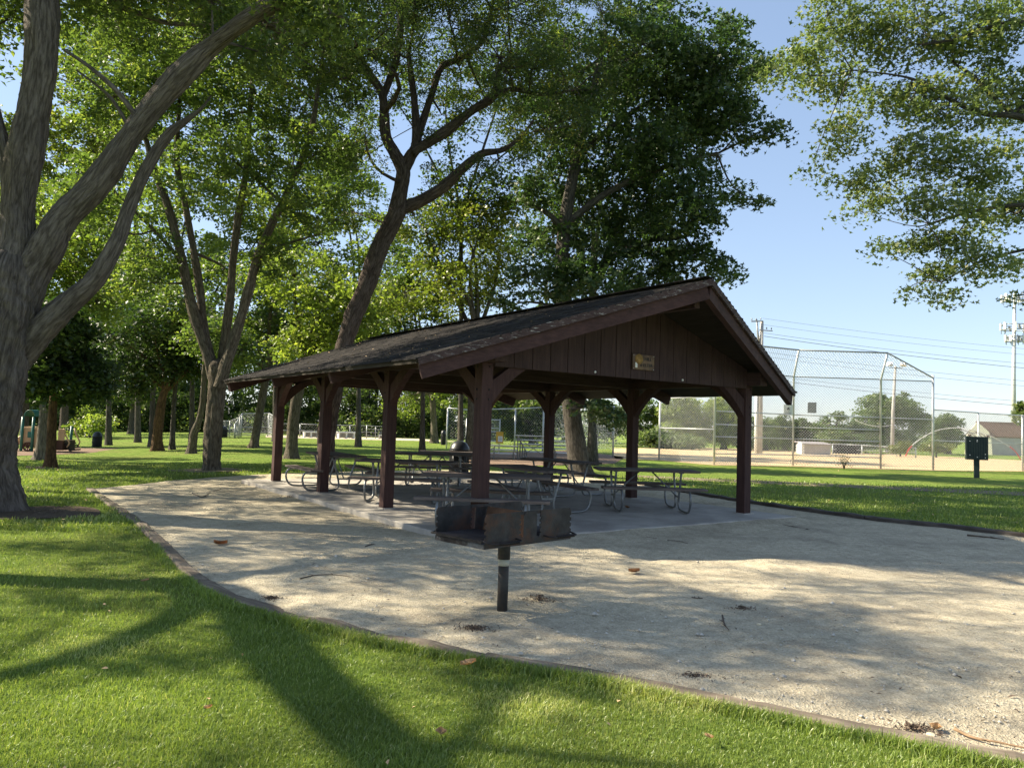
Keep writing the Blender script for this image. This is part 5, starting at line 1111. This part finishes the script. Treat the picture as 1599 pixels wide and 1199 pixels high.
# arched tube frame beyond the infield
YA = 52.0; ar = empty('arched_frame', tuple(at(1500, 716)), 0, 'white arched tube frame with red ends beyond the infield fence', 'frame')
base_ = ar.location.copy()
def arc(pp, y): return [atd(a_, b_, y)-base_ for a_, b_ in pp]
big = [(1414, 712), (1421, 699), (1436, 686), (1460, 673), (1482, 668.5), (1503, 668.5), (1525, 673), (1550, 682), (1568, 692), (1584, 703), (1594, 718)]
cv = [Vector(v) for v in catmull([tuple(v) for v in arc(big, YA)], 4)]
MB().tube(cv[5:-6], .024, 8).build('arch', 'pale_tube', ar); MB().tube(cv[:6], .036, 8).build('end_sleeve', 'red_tube', ar); MB().tube(cv[-7:], .036, 8).build('end_sleeve', 'red_tube', ar)
for pp in ([(1508, 678), (1516, 671), (1527, 676), (1540, 690)], [(1500, 671), (1512, 674), (1524, 682), (1530, 692)], [(1510, 677), (1520, 676), (1532, 677), (1542, 684)]):
    MB().tube([Vector(v) for v in catmull([tuple(v) for v in arc(pp, YA+1.5)], 4)], .035, 6).build('inner_arch', 'sign_grey', ar)
# sprinkler mist (uncountable drops)
def mist(name, label, c, sx, sy, sz, n, seed, size):
    rg = np.random.default_rng(seed); P = rg.normal(size=(n, 3))*np.array([sx, sy, sz]); P[:, 2] = np.abs(P[:, 2]); P += np.array(c)
    nr = rg.normal(size=(n, 3)); nr /= np.linalg.norm(nr, axis=1, keepdims=True); L = size*rg.uniform(.5, 1.4, n)
    v, f, m = leaf_arrays(P, nr, L, L*.6, 'quad', rg, .2); tag(link(name, np_mesh(name, v, f, 'water_spray')), label, 'water', kind='stuff')
p = at(935, 711); mist('sprinkler_mist', 'white sprinkler mist drifting beside the sycamore trunk', (p.x, p.y+8, .2), 1.5, 1.6, 1.7, 15000, 91, .028)
p = at(1460, 716); mist('sprinkler_mist', 'fine sprinkler spray in front of the barn and arched frame', (p.x+1, p.y+10, .2), 3.4, 1.5, 1.0, 7000, 92, .026)

# ------------------------------------------------------------------ playground
p = at(78, 705); ps = empty('play_structure', p, R(8), 'tan and green playground train with an arched green roof and a slide', 'play structure')
s_ = p.y/FPX
def X(px): return (px-78)*s_
def Zp(py): return (705-py)*s_
rfm = MB(); rr = (63-48.5)*s_; 
arc_ = [(X(57)+cos(a_)*-8*s_, Zp(651)+sin(a_)*10*s_) for a_ in np.linspace(0, pi, 13)]
vs = []; 
for yy in (-.75, .75): vs += [(x, yy, z) for x, z in arc_]+[(x*.0+(x-X(57))*.9+X(57), yy, (z-Zp(651))*.9+Zp(651)) for x, z in arc_]
n = 13; fs = [(i, i+1, 2*n+i+1, 2*n+i) for i in range(n-1)]+[(n+i+1, n+i, 3*n+i, 3*n+i+1) for i in range(n-1)]+[(i, n+i, n+i+1, i+1) for i in range(n-1)]+[(2*n+i, 2*n+i+1, 3*n+i+1, 3*n+i) for i in range(n-1)]
rfm.add(vs, fs, True); rfm.build('arched_roof', 'play_green', ps)
for x in (49, 64):
    for yy in (-.8, .8): MB().tube([(X(x), yy, -.1), (X(x), yy, Zp(652))], .06, 10).build('roof_post', 'play_green', ps)
for x in (92, 96): MB().tube([(X(x), -.8 if x == 92 else .8, -.1), (X(x), -.8 if x == 92 else .8, Zp(665))], .06, 10).build('end_post', 'play_green', ps)
MB().box((X(56.5), -.72, Zp(683)), (13*s_, .06, 30*s_), bev=.02).build('cab_panel', 'play_tan', ps)
MB().box((X(60), -.77, Zp(679)), (7*s_, .05, 9*s_), bev=.01).build('cab_window', 'play_green', ps)
MB().box((X(78), -.72, Zp(684)), (26*s_, .06, 30*s_), bev=.02).build('body_panel', 'play_tan', ps)
MB().box((X(102), -.6, Zp(678)), (9*s_, .08, 18*s_), bev=.02).build('end_panel', 'play_tan', ps)
MB().prism([(0, 0), (3*s_, 5*s_), (16*s_, 5*s_), (16*s_, 0)], 1.3, frame((1, 0, 0), (0, 0, 1)), (X(44), -.05, Zp(672))).build('cab_awning', 'play_tan', ps)
wh = MB()
wc = (X(58), -.80, Zp(697)); wh.tube([(wc[0]+6*s_*cos(a_), wc[1], wc[2]+6*s_*sin(a_)) for a_ in np.linspace(0, 2*pi, 21)[:-1]], .04, 6, closed=True)
for k in range(4): a_ = pi*k/4; wh.bar((wc[0]-6*s_*cos(a_), wc[1], wc[2]-6*s_*sin(a_)), (wc[0]+6*s_*cos(a_), wc[1], wc[2]+6*s_*sin(a_)), .03, .04, up=(0, 1, 0))
wh.build('wheel', 'play_brown', ps)
MB().box((X(97), 0, Zp(694)), (16*s_, 1.3, 15*s_), bev=.02).build('deck_box', 'play_brown', ps)
sld = MB(); pts = [(X(48), Zp(683)), (X(40), Zp(689)), (X(30), Zp(697)), (X(20), Zp(702)), (X(12), Zp(703))]
for yy in (-.55, -.05): sld.tube([(x, yy, z+.12) for x, z in pts], .05, 6)
for a_, b_ in zip(pts, pts[1:]): sld.bar((a_[0], -.3, a_[1]), (b_[0], -.3, b_[1]), .5, .05)
sld.build('slide', 'play_tan', ps)
st = MB()
for i in range(5): st.box((X(104+i*2.4), 0, Zp(688+i*3.3)), (4*s_, 1.0, .06))
st.build('steps', 'black_steel', ps)
for yy in (-.55, .55): MB().tube([(X(104), yy, Zp(668)), (X(106), yy, Zp(676)), (X(113), yy, Zp(690)), (X(110), yy, Zp(697))], .035, 7).build('handrail', 'play_tan', ps)

# ------------------------------------------------------------------ grass blades, pebbles, litter
def blades(name, n, region, keep, hgt, wid, seed, label, clump=.5):
    rg = np.random.default_rng(seed); xs, ys = region(rg, n); k = keep(xs, ys); xs, ys = xs[k], ys[k]; n = len(xs)
    zs = np.array([gz(a_, b_) for a_, b_ in zip(xs, ys)]) if ys.max() > 14 else np.zeros(n)
    h = hgt(ys)*rg.uniform(.5, 1.25, n); wd = wid(ys)*rg.uniform(.7, 1.2, n); a = rg.uniform(0, 2*pi, n); ln = rg.normal(0, .42, (n, 2))+np.array([.12, -.05])
    pn = np.sin(xs*1.9+ys*.7)*np.sin(ys*2.3-xs*.8)+.6*np.sin(xs*5.3)*np.sin(ys*4.7); h *= 1+.18*pn
    B = np.stack([xs, ys, zs-.004], 1); side = np.stack([np.cos(a), np.sin(a), 0*a], 1)*wd[:, None]*.5
    m = B + np.stack([ln[:, 0]*h*.35, ln[:, 1]*h*.35, h*.55], 1); t = B + np.stack([ln[:, 0]*h, ln[:, 1]*h, h*np.clip(1-.35*(ln**2).sum(1), .35, 1)], 1)
    v = np.stack([B-side, B+side, m+side*.8, m-side*.8, m-side*.8, m+side*.8, t+side*.1, t-side*.1], 1)
    v = v.reshape(-1, 3); f = np.arange(8*n).reshape(-1, 4)
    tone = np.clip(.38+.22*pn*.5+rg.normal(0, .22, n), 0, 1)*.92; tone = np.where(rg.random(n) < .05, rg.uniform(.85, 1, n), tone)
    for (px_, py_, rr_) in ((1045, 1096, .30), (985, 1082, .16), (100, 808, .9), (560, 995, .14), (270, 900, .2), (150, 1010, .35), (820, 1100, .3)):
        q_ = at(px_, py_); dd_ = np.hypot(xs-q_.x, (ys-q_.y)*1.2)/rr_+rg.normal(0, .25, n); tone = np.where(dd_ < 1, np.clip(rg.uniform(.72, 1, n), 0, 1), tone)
    return tag(link(name, np_mesh(name, v, f, 'grass_blade', np.repeat(tone, 2))), label, 'grass', kind='stuff')
def rad_region(y0, y1, spread=.78, pw_=1.0):
    def f(rg, n):
        u = rg.random(n); ys = (y0**-pw_ + u*(y1**-pw_-y0**-pw_))**(-1/pw_); xs = rg.uniform(-1, 1, n)*ys*spread; return xs, ys
    return f
GP = np.array(GRAVEL)
_t1 = at(58, 801); _t2 = at(332, 735)
not_gravel = lambda x, y: ~inpoly(x, y, GRAVEL) & (np.hypot(x-_t1.x, (y-_t1.y)*1.1) > .95+.15*np.sin(7*x+5*y)) & (np.hypot(x-_t2.x, y-_t2.y) > .85+.2*np.sin(6*x+4*y))
front = lambda x, y: not_gravel(x, y) & ((x < 4.2) | (y < 6)) & (y < 10.5)
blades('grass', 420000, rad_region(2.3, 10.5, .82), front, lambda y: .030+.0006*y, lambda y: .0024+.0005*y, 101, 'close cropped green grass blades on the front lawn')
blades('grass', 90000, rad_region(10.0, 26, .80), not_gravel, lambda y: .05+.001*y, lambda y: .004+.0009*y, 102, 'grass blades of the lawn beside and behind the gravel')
# longer tufts along the kerb
def kerb_tufts():
    def reg(rg, n):
        k = rg.integers(3, len(KERB)-1, n); u = rg.random(n); A = np.array(KERB)[k]; Bq = np.array(KERB)[k+1 if False else np.minimum(k+1, len(KERB)-1)]
        P = A+(Bq-A)*u[:, None]; d = Bq-A; nr = np.stack([d[:, 1], -d[:, 0]], 1)/np.linalg.norm(d, axis=1, keepdims=True); o = .085+np.abs(rg.normal(0, .05, n)); P = P+nr*o[:, None]; return P[:, 0], P[:, 1]
    blades('grass', 16000, reg, not_gravel, lambda y: .065+0*y, lambda y: .0034+.0005*y, 103, 'longer untrimmed grass along the edging timbers')
kerb_tufts()
def pebbles():
    rg = np.random.default_rng(55); n = 9000; ys = 3.2/(1-rg.random(n)*.72); xs = rg.uniform(-1, 1, n)*ys*.78; k = inpoly(xs, ys, GRAVEL); xs, ys = xs[k], ys[k]; n = len(xs)
    r = .0035*np.exp(rg.normal(0, .45, n))+.002; r = np.where(rg.random(n) < .035, r*rg.uniform(1.8, 3.6, n), r)
    O = np.array([[1, 0, 0], [-1, 0, 0], [0, 1, 0], [0, -1, 0], [0, 0, .7], [0, 0, -.5]], float)
    V = np.stack([xs, ys, np.full(n, .022)], 1)[:, None, :] + O[None]*r[:, None, None]*rg.uniform(.7, 1.35, (n, 6, 1))
    F_ = np.array([[0, 2, 4], [2, 1, 4], [1, 3, 4], [3, 0, 4], [2, 0, 5], [1, 2, 5], [3, 1, 5], [0, 3, 5]]); f = (np.arange(n)[:, None, None]*6+F_[None]).reshape(-1, 3)
    tag(link('pebbles', np_mesh('pebbles', V.reshape(-1, 3), f, 'pebble')), 'small loose stones scattered over the gravel', 'pebbles', kind='stuff')
    # litter: bits of bark, leaf crumbs
    n = 3800; ys = 3.6/(1-rg.random(n)*.78); xs = rg.uniform(-1, 1, n)*ys*.78; cx = np.sin(xs*2.1+1)*np.sin(ys*1.7)+.5*np.sin(xs*5+ys*3); k = inpoly(xs, ys, GRAVEL) & (cx+rg.normal(0, .5, n) > .2); xs, ys = xs[k], ys[k]; n = len(xs)
    c = np.stack([xs, ys, np.full(n, .026)], 1); nr = rg.normal(size=(n, 3))*.35; nr[:, 2] = 1; nr /= np.linalg.norm(nr, axis=1, keepdims=True); L = .02*np.exp(rg.normal(0, .5, n))
    v, f, m = leaf_arrays(c, nr, L, L*.3, 'quad', rg, .1); tag(link('ground_litter', np_mesh('ground_litter', v, f, 'litter_dark')), 'dark crumbs of bark and leaves strewn over the gravel', 'litter', kind='stuff')
pebbles()
def lawn_litter():
    rg = np.random.default_rng(59); n = 1500; ys = 3.0/(1-rg.random(n)*.93); xs = rg.uniform(-1, 1, n)*ys*.75; k = not_gravel(xs, ys) & ((ys > 9) | (rg.random(n) < .035)); xs, ys = xs[k], ys[k]; n = len(xs)
    c = np.array([(a_, b_, gz(a_, b_)+.045) for a_, b_ in zip(xs, ys)]); nr = rg.normal(size=(n, 3))*.5; nr[:, 2] = 1; nr /= np.linalg.norm(nr, axis=1, keepdims=True); L = rg.uniform(.015, .04, n)*(1+ys/25); v, f, m = leaf_arrays(c, nr, L, L*.6, 'quad', rg)
    tag(link('lawn_litter', np_mesh('lawn_litter', v, f, 'tan_leaf')), 'pale fallen leaf specks sprinkled over the lawns', 'litter', kind='stuff')
lawn_litter()
def roof_litter():
    rg = np.random.default_rng(58); n = 80; x = rg.uniform(-EX, W_/2, n); y = rg.uniform(-.3, L_+.3, n); c = np.array([tuple(pav(a_, b_, rz_(a_)+.016)) for a_, b_ in zip(x, y)])
    nr = rg.normal(size=(n, 3))*.4; nr[:, 2] = 1; nr /= np.linalg.norm(nr, axis=1, keepdims=True); L = rg.uniform(.025, .055, n); v, f, m = leaf_arrays(c, nr, L, L*.6, 'quad', rg)
    tag(link('roof_litter', np_mesh('roof_litter', v, f, 'tan_leaf')), 'pale fallen leaves caught on the shelter shingles', 'litter', kind='stuff')
roof_litter()
def curled_leaf(label, px, py, size, mat, rz, lift=.03, curl=.5):
    p = at(px, py); bm = bmesh.new(); n, m = 9, 5; o = bpy.data.meshes.new('fallen_leaf')
    prof = [.02, .30, .42, .33, .50, .36, .30, .16, .02]; vs = []
    for i in range(n):
        for j in range(m):
            u = i/(n-1)-.5; v = (j/(m-1)-.5)*2; x = u*size; y = v*prof[i]*size*(1+.12*sin(i*7+j)); vs.append(bm.verts.new((x, y, curl*size*(v*v*.45+u*u*.7)+.01*size*sin(9*u+5*v))))
    for i in range(n-1):
        for j in range(m-1): bm.faces.new((vs[i*m+j], vs[(i+1)*m+j], vs[(i+1)*m+j+1], vs[i*m+j+1]))
    s0 = Vector((-size*.5, 0, curl*size*.18)); 
    bmesh.ops.solidify(bm, geom=bm.faces[:], thickness=.0012); bm.to_mesh(o); bm.free(); o.materials.append(MAT[mat]); ob = link('fallen_leaf', o); ob.location = (p.x, p.y, lift); ob.rotation_euler = (R(random.uniform(-15, 15)), R(random.uniform(-20, 20)), R(rz)); tag(ob, label, 'leaf', 'fallen leaves on the ground')
curled_leaf('large curled brown leaf on the gravel right of the grill', 990, 897, .14, 'dead_leaf', 20, .03, .45)
curled_leaf('tan leaf lying on the grass below the grill post', 731, 1050, .11, 'tan_leaf', 25, .055, .4)
curled_leaf('reddish brown leaf on the gravel left of the shelter slab', 344, 853, .16, 'dead_leaf', 15, .03, .5)
curled_leaf('pale tan leaf by the small white stone at the bottom right of the gravel', 1461, 1144, .07, 'tan_leaf', 40, .025, .6)
curled_leaf('brown leaf on the slab beside the nearest right table', 979, 803, .10, 'dead_leaf', 70, .125, .5)
curled_leaf('yellow leaf on the lower lawn right of centre', 1106, 1166, .05, 'tan_leaf', 10, .05, .5)
curled_leaf('small tan leaf on the bottom lawn left of the stem shadow', 324, 1120, .05, 'tan_leaf', 60, .05, .5)
curled_leaf('small tan leaf low on the lawn under the grill', 688, 1160, .06, 'tan_leaf', 100, .05, .6)
curled_leaf('light leaf in the left grass below the gravel corner', 226, 915, .07, 'tan_leaf', 30, .05, .4)
def twig(label, pp, r, mat='twig_wood', lift=.022, side=True):
    P = [at(*p) for p in pp]; c = P[len(P)//2].copy(); c.z = lift; mb = MB(); Q = [Vector((p.x-c.x, p.y-c.y, random.uniform(0, .012))) for p in P]; cv = [Vector(v) for v in catmull([tuple(v) for v in Q], 4)]
    mb.tube(cv, [r*(1-.6*i/len(cv)) for i in range(len(cv))], 6)
    if side and len(cv) > 5:
        for k in (len(cv)//3, 2*len(cv)//3): d = (cv[-1]-cv[0]).length*.22; mb.tube([cv[k], cv[k]+Vector((random.uniform(-d, d), random.uniform(-d, d), .012))], [r*.6, r*.3], 5)
    o = mb.build('fallen_twig', mat); o.location = c; tag(o, label, 'twig', 'twigs on the gravel')
twig('long thin pale root snaking out at the bottom right corner', [(1490, 1147), (1520, 1158), (1560, 1168), (1620, 1180)], .009, 'root_wood', side=False)
twig('short upright looking twig on the gravel in front of the right shelter post', [(1128, 965), (1131, 978), (1138, 990)], .008)
twig('dark twig on the gravel by the slab front edge', [(990, 839), (1008, 841), (1026, 843)], .008)
twig('forked dark twig on the gravel just right of the previous slab edge twig', [(1042, 846), (1060, 848), (1074, 851)], .006)
twig('long arched twig on the gravel left of the grill', [(468, 908), (490, 903), (520, 902), (550, 905)], .006)
twig('thin twig on the gravel between grill and left kerb', [(570, 856), (580, 853), (586, 853)], .008)
twig('twig right of the grill post on the shaded gravel', [(838, 889), (850, 890), (860, 891)], .006)
twig('broken dark stick by the right kerb timber', [(1510, 838), (1540, 841), (1568, 845)], .016)
twig('slender twig lying flat on the shaded right gravel', [(1222, 822), (1250, 826), (1262, 829)], .007)
twig('small stick on the lit gravel centre right', [(1080, 938), (1088, 939), (1097, 939)], .009)
twig('spindly fallen twig with side shoots near the left gravel corner', [(300, 772), (316, 778), (330, 770), (345, 766)], .010)
def stone(label, px, py, r):
    p = at(px, py); bm = bmesh.new(); bmesh.ops.create_icosphere(bm, subdivisions=2, radius=r)
    for v in bm.verts: v.co *= random.uniform(.85, 1.15); v.co.z *= .6
    me = bpy.data.meshes.new('stone'); bm.to_mesh(me); bm.free(); me.materials.append(MAT['pale_rock']); o = link('stone', me); o.location = (p.x, p.y, .025); tag(o, label, 'stone', 'loose stones on the gravel')
stone('white stone beside the pale leaf at the bottom right of the gravel', 1454, 1155, .024); stone('pale round stone on the gravel right of the grill post', 841, 1001, .017)
stone('small pale stone left of the foot of the grill post', 766, 941, .016); stone('pale stone between two dark patches on the gravel right of centre', 1185, 979, .02)
def debris(label, px, py, rx, n, seed, mat='litter_dark', hgt=.016):
    rg = np.random.default_rng(seed); p = at(px, py); R_ = pw(rx, p.y); th = rg.uniform(0, 6.28, n); rr = R_*np.abs(rg.normal(0, .7, n)); c = np.stack([rr*np.cos(th), rr*np.sin(th)*.6, rg.uniform(.0, hgt, n)*np.exp(-(rr/R_)**2)], 1)
    nr = rg.normal(size=(n, 3)); nr /= np.linalg.norm(nr, axis=1, keepdims=True); L = rg.uniform(.008, .045, n); v, f, m = leaf_arrays(c, nr, L, L*.25, 'quad', rg, .2)
    o = link('leaf_debris', np_mesh('leaf_debris', v, f, mat)); o.location = (p.x, p.y, .022); tag(o, label, 'debris', 'heaps of dead leaf crumbs on the gravel')
debris('dark heap of dry stems just right of the grill post foot', 842, 942, 26, 260, 61, hgt=.06); debris('scatter of dead leaf crumbs in front of the grill post foot', 742, 985, 26, 260, 62); debris('small dark crumb heap along the left kerb timber', 424, 938, 18, 200, 63)
debris('low dark weed patch on the gravel right of the grill', 1160, 953, 22, 160, 64); debris('dry crumb patch by the split kerb timber', 1085, 1062, 34, 300, 65); debris('brown weeds growing at the foot of the third left post', 645, 807, 12, 160, 66, 'twig_wood', .08); debris('dry weeds along the slab edge left of the second post', 452, 778, 26, 200, 67, hgt=.05)
debris('dead leaves and bark bits on the bare soil at the foot of the massive left tree', 75, 800, 85, 420, 69, hgt=.02); debris('crumbs gathered around the pale stone at the bottom right', 1430, 1143, 34, 260, 68)
# small weed growing through the backstop foot
wp = at(1318, 733); rg = np.random.default_rng(5); mb = MB()
for k in range(9): a_ = k*.7; mb.tube([(0, 0, 0), (.1*cos(a_), .05*sin(a_), .3), (.28*cos(a_), .1*sin(a_), .5+.25*random.random())], [.012, .01, .006], 4)
wd_ = empty('weed', wp, 0, 'spindly dark weed growing through the foot of the backstop mesh', 'weed'); mb.build('stems', 'twig_wood', wd_)
v, f, m = leaf_arrays(rg.normal(size=(160, 3))*np.array([.2, .1, .22])+np.array([0, 0, .45]), (lambda a: a/np.linalg.norm(a, axis=1, keepdims=True))(rg.normal(size=(160, 3))), np.full(160, .07), np.full(160, .04), 'quad', rg)
link('leaves', np_mesh('leaves', v, f, 'dark_leaf', rg.random(160)), wd_)
